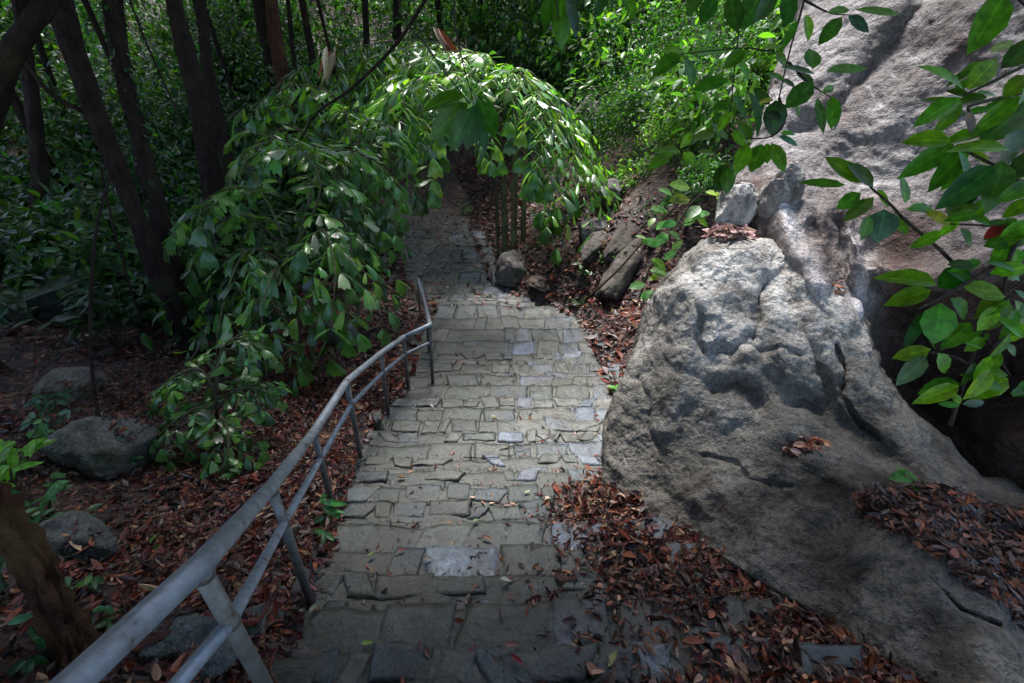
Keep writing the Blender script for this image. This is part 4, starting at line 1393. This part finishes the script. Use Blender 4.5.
def right_branch():
    root = empty('leafy_sapling', at(1120, 560, 2.55), 'broad leaved sapling reaching in from the right over the rock face', 'tree')
    tr = MB()
    tube(tr, smooth_path([at(1120, 580, 2.6), at(1100, 420, 2.2), at(1085, 250, 1.95), at(1075, 100, 1.8), at(1060, -40, 1.75), at(1040, -160, 1.75)], 30), np.linspace(.035, .016, 30), 10, (1, 1, 1), .1)
    tr.build('trunk', M['twig'], root)
    tw = [[(1075, 40, 1.78), (1045, 55, 1.65), (1000, 78, 1.55), (964, 95, 1.5)], [(1078, 85, 1.8), (1040, 90, 1.65), (975, 104, 1.5), (969, 112, 1.5)], [(1080, 180, 1.85), (1040, 190, 1.7), (1000, 168, 1.6), (960, 148, 1.6)],
          [(1090, 300, 2.0), (1035, 310, 1.8), (970, 276, 1.7), (935, 245, 1.7), (905, 220, 1.7), (890, 204, 1.7), (870, 187, 1.7)], [(1085, 230, 1.95), (1008, 258, 1.7), (972, 280, 1.65), (937, 300, 1.62), (918, 309, 1.62)],
          [(1078, 170, 1.85), (1018, 240, 1.65), (1004, 290, 1.65), (998, 320, 1.65)], [(1095, 360, 2.05), (1014, 336, 1.75), (980, 366, 1.7), (955, 357, 1.68), (930, 352, 1.65)], [(985, 336, 1.72), (995, 352, 1.72), (1010, 376, 1.72)],
          [(950, 425, 1.8), (960, 395, 1.75), (970, 362, 1.7), (985, 330, 1.7), (1000, 300, 1.68), (1040, 270, 1.75)], [(1080, 60, 1.8), (1040, 20, 1.6), (1010, -10, 1.5)], [(1080, 200, 1.85), (1040, 225, 1.75), (950, 224, 1.65)]]
    for t in tw:
        b = MB()
        n = 18
        tube(b, smooth_path([at(*q) for q in t], n), np.linspace(.009, .0035, n), 6)
        b.build('branch', M['twig'], root)
    mb = MB()
    A = [((963, 89), (926, 60), .36, G2), ((961, 97), (918, 122), .33, G1), ((962, 100), (940, 130), .4, G1), ((967, 90), (1000, 55), .38, G2), ((975, 93), (1000, 93), .25, G2), ((1006, -8), (977, 46), .46, G1),
         ((1012, 40), (992, 52), .5, G4), ((1042, 38), (1004, 66), .45, G2), ((1018, 98), (981, 128), .34, G2), ((1035, 103), (984, 136), .45, G3), ((1028, 75), (1004, 96), .5, G4), ((968, 108), (973, 134), .55, (.14, .08, .015)),
         ((954, 144), (907, 173), .33, G1), ((963, 152), (933, 188), .36, G1), ((995, 166), (948, 202), .42, G3), ((1002, 160), (994, 208), .5, G3), ((951, 141), (911, 137), .45, G2), ((1010, 150), (957, 143), .3, G2),
         ((1012, 108), (1016, 168), .5, G3), ((958, 150), (972, 178), .4, G1), ((1000, 172), (985, 190), .5, G2), ((1040, 150), (1010, 178), .45, G3), ((1034, 180), (1002, 200), .4, G1), ((1030, 60), (1030, 100), .5, G1)]
    for b, t, w, c in A:
        px_leaf(mb, b, t, rng.uniform(1.48, 1.62), w, c)
    Bl = [((862, 183), (829, 156), .42, G2), ((873, 188), (852, 160), .55, G2), ((846, 185), (802, 181), .2, G1), ((861, 193), (838, 208), .5, G1), ((874, 197), (845, 220), .35, G1), ((905, 204), (905, 175), .55, G2),
          ((905, 210), (944, 207), .28, G2), ((884, 209), (880, 240), .8, (.05, .11, .08)), ((896, 217), (908, 233), .55, G1), ((869, 215), (864, 239), .55, G1), ((877, 189), (890, 206), .4, G4), ((952, 225), (927, 210), .45, YL),
          ((944, 231), (912, 247), .3, G2), ((966, 172), (955, 222), .4, (.05, .10, .07)), ((1006, 224), (986, 237), .42, (.26, .03, .025)), ((960, 228), (975, 245), .5, G1), ((990, 225), (975, 215), .5, G2), ((1030, 222), (1005, 235), .45, G2),
          ((1030, 200), (1008, 214), .5, G2), ((975, 210), (960, 200), .5, G2), ((985, 205), (970, 220), .4, (.05, .10, .07))]
    for b, t, w, c in Bl:
        px_leaf(mb, b, t, 1.68 + rng.normal() * .03, w, c)
    Cl = [((937, 285), (888, 271), .36, G2), ((938, 288), (969, 266), .5, G1), ((931, 290), (891, 302), .4, G2), ((1005, 297), (965, 284), .45, G2), ((941, 303), (936, 342), .65, G1), ((927, 309), (905, 348), .22, G3),
          ((950, 298), (973, 318), .5, G1), ((997, 306), (981, 330), .5, G4), ((931, 349), (896, 357), .38, G4), ((926, 356), (901, 382), .42, (.06, .13, .07)), ((938, 353), (950, 373), .6, G2), ((1008, 375), (970, 371), .35, G2),
          ((1008, 378), (975, 396), .45, G2), ((960, 405), (939, 404), .3, G1), ((962, 404), (988, 402), .3, (.04, .09, .04)), ((960, 404), (953, 393), .5, G2), ((1010, 394), (1030, 388), .3, G1), ((936, 350), (930, 340), .4, G4),
          ((940, 350), (950, 338), .4, G4), ((1000, 308), (1020, 330), .5, G1), ((990, 335), (965, 338), .4, G2), ((1015, 300), (1030, 330), .5, G2), ((1005, 345), (1020, 355), .5, G1), ((985, 338), (968, 350), .5, G2), ((975, 362), (965, 385), .3, G1),
          ((1003, 262), (1020, 280), .5, G1), ((1015, 245), (1010, 270), .4, G2)]
    for k in range(60):
        bx = rng.uniform(958, 1040)
        by = rng.choice([rng.uniform(60, 240), rng.uniform(250, 390)])
        an = rng.uniform(2.0, 4.4)
        ln = rng.uniform(22, 40)
        Cl.append(((bx, by), (bx + math.cos(an) * ln, by - math.sin(an) * ln * .8 + 5), rng.uniform(.3, .5), [G1, G2, G4, G1][k % 4]))
    for b, t, w, c in Cl:
        px_leaf(mb, b, t, 1.66 + rng.normal() * .03, w, c)
    for k in range(40):
        px_leaf(mb, (rng.uniform(1035, 1110), rng.uniform(-80, 380)), (rng.uniform(1030, 1130), rng.uniform(-60, 400)), rng.uniform(1.6, 1.9), .2, G1) if False else None
    mb.build('leaves', M['leaf'], root)


right_branch()


def top_branch():
    gx = V(1.9, -1.1, 0)
    gx[2] = float(terrain(gx[0], gx[1]))
    root = empty('overhanging_tree', gx, 'overhanging tree whose thin leafy twigs dangle across the top of the view', 'tree')
    fk = V(1.7, -.6, 1.3)
    tr = MB()
    tube(tr, smooth_path([gx - V(0, 0, .2), gx + V(.05, .1, 1.2), fk], 16), np.linspace(.12, .07, 16), 12, (1, 1, 1), .15)
    tr.build('trunk', M['bark'], root)
    limbs = [[fk, V(1.5, .5, 1.9), at(830, -260, 2.4), at(812, -60, 2.3), at(804, 0, 2.25), at(790, 50, 2.2), at(779, 98, 2.2)], [at(804, 0, 2.25), at(830, 13, 2.25), at(850, 15, 2.25)],
             [at(795, 30, 2.22), at(770, 50, 2.2), at(745, 48, 2.2), at(690, 53, 2.25), at(680, 56, 2.25)], [at(830, -260, 2.4), at(750, -60, 2.3), at(738, 40, 2.25), at(732, 95, 2.25), at(727, 162, 2.25)],
             [at(779, 98, 2.2), at(785, 120, 2.2), at(770, 137, 2.2), at(728, 140, 2.22), at(690, 152, 2.25), at(682, 152, 2.25)], [at(788, 62, 2.2), at(812, 85, 2.2), at(832, 98, 2.2)],
             [fk, V(.9, .4, 2.0), at(620, -260, 2.1), at(560, -60, 1.9), at(558, 20, 1.8)], [V(.9, .4, 2.0), at(470, -220, 2.0), at(400, -20, 1.8), at(430, 50, 1.7), at(470, 104, 1.65)],
             [at(470, -220, 2.0), at(455, -20, 1.75), at(458, 40, 1.7), at(473, 100, 1.65)], [at(560, -60, 1.9), at(600, -40, 1.85), at(622, -10, 1.8)]]
    for i, l in enumerate(limbs):
        b = MB()
        r0 = .03 if i in (0, 6) else .007
        n = 22
        tube(b, smooth_path(l, n), r0 * (.12 if i in (0, 6) else .35) + (r0 * (.88 if i in (0, 6) else .65)) * np.linspace(1, 0, n) ** 2.2, 6)
        b.build('branch', M['twig'], root)
    mb = MB()
    Ls = [((684, 52), (662, 48), .5, G2), ((692, 52), (721, 51), .42, G2), ((681, 55), (655, 70), .5, G1), ((685, 58), (696, 84), .55, G1), ((728, 80), (696, 86), .4, G1), ((745, 50), (726, 65), .5, G2), ((762, 48), (785, 45), .3, G2),
          ((775, 52), (788, 64), .6, G2), ((813, 69), (812, 47), .75, G1), ((826, 71), (868, 66), .3, G1), ((815, 74), (783, 64), .35, G1), ((814, 82), (787, 106), .5, G3), ((806, 14), (811, 38), .45, G2), ((797, 20), (784, 47), .25, G1),
          ((842, 17), (820, 43), .4, G1), ((850, 10), (830, 10), .5, G1), ((817, 97), (824, 132), .3, G1), ((832, 96), (834, 126), .45, G1), ((834, 97), (841, 126), .3, G1), ((822, 93), (837, 84), .4, G4), ((793, 103), (802, 115), .8, G4),
          ((774, 100), (759, 101), .4, YL), ((747, 90), (766, 130), .55, G3), ((776, 100), (774, 132), .6, G3), ((729, 100), (713, 109), .5, G2), ((673, 152), (649, 168), .45, G2), ((681, 152), (654, 149), .4, G2), ((692, 132), (682, 147), .5, G2),
          ((694, 140), (716, 130), .45, G2), ((683, 152), (696, 164), .55, G4), ((697, 152), (716, 152), .4, G2), ((700, 156), (709, 177), .3, G2), ((748, 144), (737, 171), .5, G2), ((762, 144), (752, 170), .6, G1), ((767, 143), (768, 162), .6, G2),
          ((771, 143), (786, 170), .45, G1), ((780, 134), (797, 132), .35, G4), ((778, 136), (799, 144), .3, (.05, .11, .09)), ((726, 163), (717, 190), .5, G1), ((727, 160), (737, 176), .5, G1), ((733, 130), (745, 145), .5, G2), ((732, 112), (718, 128), .5, G2),
          ((733, 96), (748, 116), .5, G1), ((727, 168), (728, 192), .55, G1), ((770, 105), (755, 88), .5, G3), ((785, 80), (768, 72), .5, G2), ((736, 60), (752, 76), .55, G2), ((795, 88), (780, 76), .5, G1), ((783, 118), (765, 112), .5, G3), ((812, 86), (800, 70), .5, G2),
          ((765, -15), (744, 26), .5, G3), ((790, -10), (787, 24), .5, G3), ((775, -10), (760, 18), .5, G3), ((715, -5), (702, 22), .5, G3), ((700, -15), (690, 12), .5, G3), ((730, -5), (738, 30), .5, G3), ((900, 14), (858, 8), .3, G2),
          ((848, 16), (870, 30), .6, (.03, .06, .05)), ((750, 140), (742, 120), .5, G2), ((728, 140), (712, 122), .5, G1)]
    for b, t, w, c in Ls:
        px_leaf(mb, b, t, 2.2 + rng.normal() * .05, w, c)
    for b, t, w, c in [((466, 96), (422, 103), .42, G1), ((468, 103), (430, 134), .45, G1), ((471, 108), (452, 146), .45, G3), ((474, 105), (470, 146), .5, G3), ((478, 98), (495, 134), .55, G1), ((476, 104), (486, 150), .35, G3)]:
        px_leaf(mb, b, t, 1.65 + rng.normal() * .04, w, c)
    for b, t, w, c in [((560, -6), (563, 40), .42, G1), ((568, -4), (578, 34), .38, G3), ((550, -6), (545, 28), .38, G1), ((620, -16), (636, 14), .42, G1), ((605, -16), (600, 12), .4, G3)]:
        px_leaf(mb, b, t, 1.8 + rng.normal() * .04, w, c)
    mb.build('leaves', M['leaf'], root)


top_branch()

# ------------------------------------------------------------------ leaf litter
LITP = [(.04, .011, .008), (.095, .019, .011), (.14, .03, .015), (.045, .02, .016), (.19, .06, .025), (.022, .010, .010), (.23, .12, .06), (.06, .034, .03), (.075, .014, .014), (.34, .23, .14)]
LITW = np.array([5, 5, 4, 5, 3, 5, 1.6, 2, 4, .7])
LITW = LITW / LITW.sum()
LITL = [(.17, .04, .022), (.26, .085, .04), (.32, .15, .08), (.38, .23, .15), (.09, .035, .028), (.18, .11, .10), (.05, .028, .028)]


def litter(mb, x, y, z, L, pal=None, wts=None, lift=.03, flat=.35):
    n = len(x)
    P = np.array(pal or LITP)
    c = P[rng.choice(len(P), n, p=wts if wts is not None else (LITW if pal is None else None))]
    c = np.clip(c * (1 + rng.normal(size=(n, 1)) * .3), .006, .7)
    a = rng.uniform(0, 2 * np.pi, n)
    ax = np.stack([np.cos(a), np.sin(a), rng.normal(size=n) * flat * .7], 1)
    nr = np.stack([rng.normal(size=n) * flat, rng.normal(size=n) * flat, np.ones(n)], 1)
    ll = L * np.clip(np.exp(rng.normal(size=n) * .4), .35, 2.1)
    pos = np.stack([x, y, z + .006 + rng.uniform(0, 1, n) ** 1.6 * lift], 1) - nz(ax) * (ll / 2)[:, None] * V(1, 1, .3)
    cu = rng.random(n) < .55
    w = ll * rng.uniform(.24, .5, n)
    leaves(mb, pos[~cu], ax[~cu], nr[~cu], ll[~cu], w[~cu], T_OV, c[~cu], rng.uniform(-1.4, 2.2, (~cu).sum()))
    leaves(mb, pos[cu], ax[cu], nr[cu], ll[cu], w[cu], T_CU, c[cu], rng.uniform(-1.3, 1.6, cu.sum()))


def bits(mb, x, y, L, lift=.01):
    n = len(x)
    a = rng.uniform(0, 6.28, n)
    ll = L * rng.uniform(.4, 1.5, n)
    c = pick([(.03, .018, .014), (.06, .035, .025), (.10, .07, .05), (.02, .014, .012)], n, .3)
    leaves(mb, np.stack([x, y, surf(x, y) + .008 + rng.uniform(0, 1, n) * lift], 1), np.stack([np.cos(a), np.sin(a), rng.normal(size=n) * .15], 1), np.tile(V(0, 0, 1), (n, 1)), ll, np.maximum(ll * rng.uniform(.04, .3, n), .003), T_SI, c)


def litter_left():
    mb = MB()
    n = 36000
    y = rng.uniform(.2, 1, n) ** 1.0 * 6.2 - 1.0
    x = xl_at(y) + .08 - np.abs(rng.normal(size=n)) * 1.9
    den = fbm(np.stack([x * 1.2, y * 1.2, 0 * x], -1), 3, 91)
    keep = (rng.uniform(size=n) < .78 + .5 * den) & ~((x > xl_at(y) + .05) & (rng.uniform(size=n) < .6))
    x, y = x[keep], y[keep]
    litter(mb, x, y, surf(x, y), .052, lift=.05, flat=.5)
    n = 12000
    y = rng.uniform(4.5, 15, n)
    x = xl_at(y) + .1 - np.abs(rng.normal(size=n)) * 3
    litter(mb, x, y, surf(x, y), .11, lift=.06)
    n = 9000
    y = rng.uniform(4.0, 17, n)
    x = xr_at(y) - .2 + np.abs(rng.normal(size=n)) * 1.6
    litter(mb, x, y, surf(x, y), .11, lift=.06)
    rt = np.concatenate(ROCK_TOPS)
    litter(mb, rt[:, 0], rt[:, 1], rt[:, 2], .06, lift=.01, flat=.3)
    tag(mb.build('leaf_litter', M['litter'], None, False), kind='stuff')


litter_left()


def litter_steps():
    mb = MB()
    # drift against the boulder: dense, mounded, spilling over the blocks
    n = 23000
    s = rng.uniform(0, 1, n)
    pyl = np.interp(s, [0, .12, .35, .6, .8, 1], [400, 478, 520, 575, 640, 720])
    pxr = np.interp(pyl, [400, 440, 490, 517, 556, 605, 668, 730], [628, 628, 605, 655, 722, 802, 905, 990])
    wpx = np.interp(pyl, [400, 440, 478, 520, 560, 600, 640, 720], [14, 14, 34, 105, 135, 175, 215, 300])
    u = np.abs(rng.normal(size=n)) * .5 + (rng.random(n) < .08) * rng.uniform(0, .9, n)
    pxx = pxr + 26 - u * wpx
    ok = u < 2.2
    pxx, pyl, u = pxx[ok], pyl[ok] + rng.normal(size=ok.sum()) * 5, u[ok]
    # intersect rays with the mean slope to get plan positions
    d = rays(pxx, pyl)
    ss = np.linspace(1.0, 7, 700)
    Z = d[:, None, 2] * ss - prof(d[:, None, 1] * ss)
    k = np.argmax(Z < 0, axis=1)
    q = d * ss[k][:, None]
    x, y = q[:, 0] + rng.normal(size=len(q)) * .03, q[:, 1] + rng.normal(size=len(q)) * .03
    den = fbm(np.stack([x * 2.6, y * 2.6, 0 * x], -1), 3, 55)
    keep = (u < .4) | (rng.uniform(size=len(u)) < .8 + .8 * den)
    x, y, u = x[keep], y[keep], u[keep]
    z = surf(x, y)
    mound = np.clip(1 - u / .75, 0, 1) ** 1.2 * .11
    P = LITP + LITL
    w = np.concatenate([LITW * .55, np.full(len(LITL), .45 / len(LITL))])
    litter(mb, x, y, z + rng.uniform(0, 1, len(x)) * mound, .056, P, w, lift=.03, flat=.55)
    bits(mb, np.repeat(x, 1)[::4] + .01, np.repeat(y, 1)[::4] - .01, .05, .07)
    # inner corners below each edge: gathered leaves, heaped darker in place of step shadow
    for k in range(len(EDGES) - 1):
        A, B, z, xl, xr = EDGES[k]
        m = 46
        x = rng.uniform(xl, xr, m)
        x = np.where(rng.random(m) < .65, xl + (xr - xl) * rng.beta(2.2, 1.2, m), x)
        y = edge_y(k, x) + .02 + np.abs(rng.normal(size=m)) * .05
        litter(mb, x, y, surf(x, y), .04, P, w, lift=.02, flat=.4)
        m = 170
        x = rng.uniform(xl, xr, m)
        bits(mb, x, edge_y(k, x) + .015 + np.abs(rng.normal(size=m)) * .04, .03)
    # sparse leaves over the treads and on the far path
    n = 420
    y = rng.uniform(.5, 8.6, n)
    x = xl_at(y) + (xr_at(y) - xl_at(y)) * rng.uniform(.02, 1, n)
    litter(mb, x, y, surf(x, y), .04, P, w, lift=.006, flat=.35)
    n = 3500
    y = rng.uniform(.5, 8.6, n)
    x = xl_at(y) + (xr_at(y) - xl_at(y)) * rng.uniform(0, 1, n)
    bits(mb, x, y, .022, .004)
    n = 900
    y = rng.uniform(8.0, 15, n)
    x = xl_at(y) + (xr_at(y) - xl_at(y)) * rng.uniform(0, 1, n)
    litter(mb, x, y, surf(x, y), .1, P, w, lift=.01, flat=.2)
    tag(mb.build('leaf_drift', M['litter'], None, False), kind='stuff')


litter_steps()


def litter_pocket(name, poly, Pm, X, Y, n, L, pal, lift):
    poly = np.array(poly, float)
    x0, y0 = poly.min(0)
    x1, y1 = poly.max(0)
    pts = []
    while len(pts) < n:
        x, y = rng.uniform(x0, x1), rng.uniform(y0, y1)
        c = False
        j = len(poly) - 1
        for i in range(len(poly)):
            if (poly[i, 1] > y) != (poly[j, 1] > y) and x < (poly[j, 0] - poly[i, 0]) * (y - poly[i, 1]) / (poly[j, 1] - poly[i, 1]) + poly[i, 0]:
                c = not c
            j = i
        if c:
            pts.append(on_relief(Pm, X, Y, x, y) + rng.normal(size=3) * V(.012, .012, .003))
    p = np.array(pts)
    mb = MB()
    litter(mb, p[:, 0], p[:, 1], p[:, 2], L, pal, None, lift=lift, flat=.5)
    tag(mb.build(name, M['litter'], None, False), kind='stuff')


litter_pocket('leaf_pocket', [(852, 500), (880, 492), (940, 488), (1000, 498), (1060, 525), (1060, 640), (1000, 605), (950, 575), (900, 545), (860, 520)], BP, BX, BY, 2800, .05,
              [(.05, .025, .02), (.08, .03, .02), (.12, .05, .03), (.06, .05, .05), (.2, .07, .035), (.035, .02, .018)], .06)
litter_pocket('leaf_pocket', [(778, 452), (790, 443), (815, 440), (825, 447), (812, 455), (790, 460)], BP, BX, BY, 120, .055, LITL, .02)
litter_pocket('leaf_pocket', [(702, 236), (712, 226), (735, 228), (752, 240), (742, 246), (720, 240)], BP, BX, BY, 220, .085, [(.3, .17, .17), (.38, .25, .23), (.2, .1, .09)], .05)
litter_pocket('leaf_pocket', [(800, 262), (822, 270), (846, 296), (838, 300), (815, 280)], BP, BX, BY, 60, .06, LITL, .03)

# single leaves and twigs one can point to
def single_leaf(px, py, L, tint, label, wr=.5, ang=0., relief=None):
    p = gpt(px, py)[0] if relief is None else relief
    mb = MB()
    ax = RT * math.cos(ang) + np.cross(V(0, 0, 1), RT) * math.sin(ang)
    ax[2] = 0
    L = L * .7
    tint = np.array(tint) * .55
    leaves(mb, [p + V(0, 0, .028) - nz(ax) * L / 2], [ax], [V(0, 0, 1) + rng.normal(size=3) * .12], L, L * wr, T_CU if wr < .55 else T_OV, tint, rng.uniform(.5, 1.3))
    o = mb.build('fallen_leaf', M['litter'], None, True, p)
    tag(o, label, 'leaf', 'single leaves fallen on the steps')


single_leaf(368, 646, .09, (.22, .38, .05), 'yellow green fallen leaf on the step nearest the camera', .5, .1)
single_leaf(476, 523, .07, (.2, .42, .10), 'small round green leaf lying mid stairs', .5, .2)
single_leaf(487, 541, .13, (.42, .16, .09), 'curled orange brown leaf beside the round green leaf', .3, -.35)
single_leaf(512, 648, .11, (.42, .19, .13), 'pinkish brown leaf on the lowest wide step', .4, .1)
single_leaf(516, 664, .11, (.36, .03, .04), 'dark red leaf near the bottom edge of the photo', .35, -.6)
single_leaf(574, 646, .08, (.5, .3, .15), 'tan and cream leaf right of the pinkish brown leaf', .5, .9)
single_leaf(612, 662, .12, (.45, .42, .14), 'pale yellow leaf at the bottom right of the steps', .45, .9)
single_leaf(505, 583, .10, (.62, .6, .52), 'whitish torn leaf on a mid step', .5, -.3)
single_leaf(317, 611, .11, (.3, .36, .26), 'pale grey green leaf by the second rail post', .5, .9)
single_leaf(493, 419, .12, (.55, .58, .2), 'pale yellow leaf on the lit part of the stairs', .5, .1)
single_leaf(527, 494, .08, (.55, .6, .3), 'pale green leaf by the edge of the leaf drift', .5, .4)
single_leaf(372, 557, .07, (.22, .3, .05), 'olive leaf on the left of the stairs', .5, .7)
single_leaf(402, 553, .08, (.42, .05, .05), 'bright red leaf right of the olive leaf', .35, .3)
single_leaf(428, 562, .08, (.3, .24, .16), 'round tan leaf right of the bright red leaf', .5, .2)
single_leaf(432, 408, .12, (.6, .5, .5), 'pale pink leaf near the far rail posts', .5, -.9)
single_leaf(367, 443, .12, (.55, .4, .45), 'pinkish white leaf at the foot of the fourth post', .5, -.6)
single_leaf(945, 500, .11, (.40, .09, .04), 'large red brown leaf on top of the ledge pocket', .45, .15, on_relief(BP, BX, BY, 945, 503) + V(0, 0, .06))


def ground_twig(pts, r, label):
    P = []
    for (x, y) in pts:
        p = gpt(x, y)[0]
        P.append(p + V(0, 0, .02))
    mb = MB()
    s = smooth_path(P, 16)
    s = s + rng.normal(size=s.shape) * V(.008, .008, .003)
    s[:, 2] = np.maximum(s[:, 2], surf(s[:, 0], s[:, 1]) + .012)
    r = r * .75
    tube(mb, s, np.linspace(r, r * .5, 16), 6, (1, 1, 1), .2)
    tag(mb.build('twig', M['bark'], None), label, 'twig', 'dead twigs lying on the steps')


ground_twig([(500, 452), (540, 442), (590, 428), (618, 418)], .006, 'long thin twig across the lit steps')
ground_twig([(462, 460), (500, 458), (528, 450)], .007, 'dark twig on the middle of the stairs')
ground_twig([(610, 610), (640, 600), (690, 600)], .006, 'dark twig lying over the right block near the drift')
ground_twig([(625, 565), (660, 585), (690, 604)], .008, 'stout twig in the leaf drift')
ground_twig([(470, 560), (488, 553)], .005, 'short twig beside the curled brown leaf')
ground_twig([(602, 505), (615, 485), (622, 478)], .005, 'pale twig standing in the drift by the boulder foot')

# ------------------------------------------------------------------ forest canopy above (trees added, crowns placed out of view to shade the scene)
def shade_canopy_tree(x, y, h, spec, label):
    z = float(terrain(x, y))
    root = empty('shade_canopy_tree', (x, y, z), label, 'tree')
    mb = MB()
    pts = smooth_path([V(x, y, z - .2), V(x + .1, y, z + h * .4), V(x, y + .1, z + h)], 18)
    tube(mb, pts, np.linspace(.28, .14, 18), 12, (1, 1, 1), .2)
    mb.build('trunk', M['bark'], root)
    b = MB()
    for c, rd, n in spec:
        crown(b, c, rd, n, .34 if y < 15 else .5, DARKP, 30)
        lm = MB()
        tube(lm, smooth_path([pts[-3], .5 * (pts[-1] + np.asarray(c)) + V(0, 0, .3), c], 10), np.linspace(.09, .03, 10), 7)
        lm.build('limb', M['bark'], root)
    b.build('crown', M['dark'], root)


shade_canopy_tree(-4.5, -1.5, 5.5, [(V(-4.0, 1.2, 4.2), (2.6, 2.2, .8), 3600), (V(-6.8, 1.5, 4.4), (2.6, 2.6, 1.0), 2600), (V(-1.6, -1.0, 4.0), (2.2, 1.8, .8), 2800), (V(-1.6, 3.4, 4.4), (1.7, 1.9, .7), 4200), (V(-2.8, 1.2, 3.6), (1.5, 1.5, .6), 3000), (V(-4.5, -1, 4), (2.5, 1.5, .7), 2600)], 'unseen canopy tree added to shade the slope left of the rail')
shade_canopy_tree(3.0, -3.2, 5.5, [(V(1.6, -1.0, 3.9), (2.4, 1.5, .8), 3200), (V(5.0, .2, 4.4), (2.2, 1.8, .9), 2600), (V(1.0, 4.9, 4.4), (2.3, 1.0, .6), 4600), (V(4.2, 5.0, 4.6), (1.8, 1.1, .6), 3000), (V(3.6, 6.0, 5), (1.3, .7, .5), 1000), (V(3.4, 1.0, 4.2), (1.5, 1.2, .6), 3000), (V(2.6, -.8, 3.7), (1.6, 1.2, .6), 3000), (V(.2, 1.5, 4.0), (1.8, 1.1, .6), 3400), (V(0, -.8, 3.6), (1.6, 1.2, .6), 2600), (V(0, -4, 4), (3, 2, 1), 2600), (V(5, -4, 4), (3, 2, 1), 2400)], 'unseen canopy tree behind the viewpoint, added to shade steps and rocks')
shade_canopy_tree(-8.0, 5.5, 7.0, [(V(-7.0, 6.0, 4.6), (3.0, 2.6, 1.0), 3600), (V(-4.4, 6.0, 4.6), (2.0, 2.4, .8), 1500), (V(-5.2, 9.8, 5.0), (2.2, 2.2, 1.0), 1000), (V(-9, 10, 5), (3, 3, 1.2), 2800), (V(-10, 3, 4.5), (2.5, 3, 1), 2400), (V(-7, 13.5, 5.5), (2.0, 2.2, 1), 2000), (V(-1.7, 11.2, 4.8), (1.7, 1.3, .6), 1700)], 'unseen canopy tree beyond the dark stems, added to shade undergrowth and upper steps')
shade_canopy_tree(-9, 18, 9, [(V(-9, 17, 6), (4, 3, 1.2), 3400), (V(-5, 20, 6.5), (4, 3.5, 1.2), 3200), (V(-13, 20, 6.5), (4, 4, 1.3), 3000), (V(-10, 25, 8.5), (5, 4, 1.5), 3400)], 'far canopy tree added to shade the dark wood at left')
shade_canopy_tree(1, 26, 9, [(V(-1, 23.5, 8), (4, 3, 1.2), 2600), (V(4, 25, 8), (4, 3, 1.2), 2600), (V(9, 22, 8.5), (4, 3, 1.2), 2000), (V(0, 29, 10), (6, 3, 1.5), 3000)], 'far canopy tree behind the tall palm, added to shade the hillside')

# ------------------------------------------------------------------ light
SUN_EL, SUN_AZ = math.radians(62), math.radians(-15)   # azimuth from +Y towards +X
w = bpy.data.worlds.new('World')
scene.world = w
w.use_nodes = True
nt = w.node_tree
bg = nt.nodes['Background']
sky = nt.nodes.new('ShaderNodeTexSky')
sky.sky_type = 'NISHITA'
sky.sun_disc = False
sky.sun_elevation = SUN_EL
sky.sun_rotation = SUN_AZ
sky.dust_density = 2.0
nt.links.new(sky.outputs[0], bg.inputs['Color'])
bg.inputs['Strength'].default_value = .09
sl = bpy.data.lights.new('sun', 'SUN')
sl.energy = 1.5
sl.angle = math.radians(14)
sl.color = (1, .99, .98)
so = bpy.data.objects.new('sun', sl)
COL.objects.link(so)
dirv = Vector((math.cos(SUN_EL) * math.sin(SUN_AZ), math.cos(SUN_EL) * math.cos(SUN_AZ), math.sin(SUN_EL)))
so.rotation_euler = dirv.to_track_quat('Z', 'Y').to_euler()

# ------------------------------------------------------------------ camera object
cd = bpy.data.cameras.new('camera')
cd.sensor_width = 36
cd.lens = FOC / 1024 * 36
cd.clip_start = .05
cd.clip_end = 400
co = bpy.data.objects.new('camera', cd)
COL.objects.link(co)
from mathutils import Matrix
mw = Matrix(((RT[0], UP[0], -FW[0], 0), (RT[1], UP[1], -FW[1], 0), (RT[2], UP[2], -FW[2], 0), (0, 0, 0, 1)))
co.matrix_world = mw
scene.camera = co
scene.view_settings.view_transform = 'Standard'
scene.view_settings.look = 'None'
scene.view_settings.exposure = 2.6
scene.view_settings.gamma = 1
scene.view_settings.use_curve_mapping = False
scene.render.engine = 'CYCLES'
scene.cycles.use_denoising = True
scene.cycles.max_bounces = 6
scene.cycles.diffuse_bounces = 3
scene.cycles.glossy_bounces = 2
scene.cycles.transmission_bounces = 3
scene.cycles.sample_clamp_indirect = 6
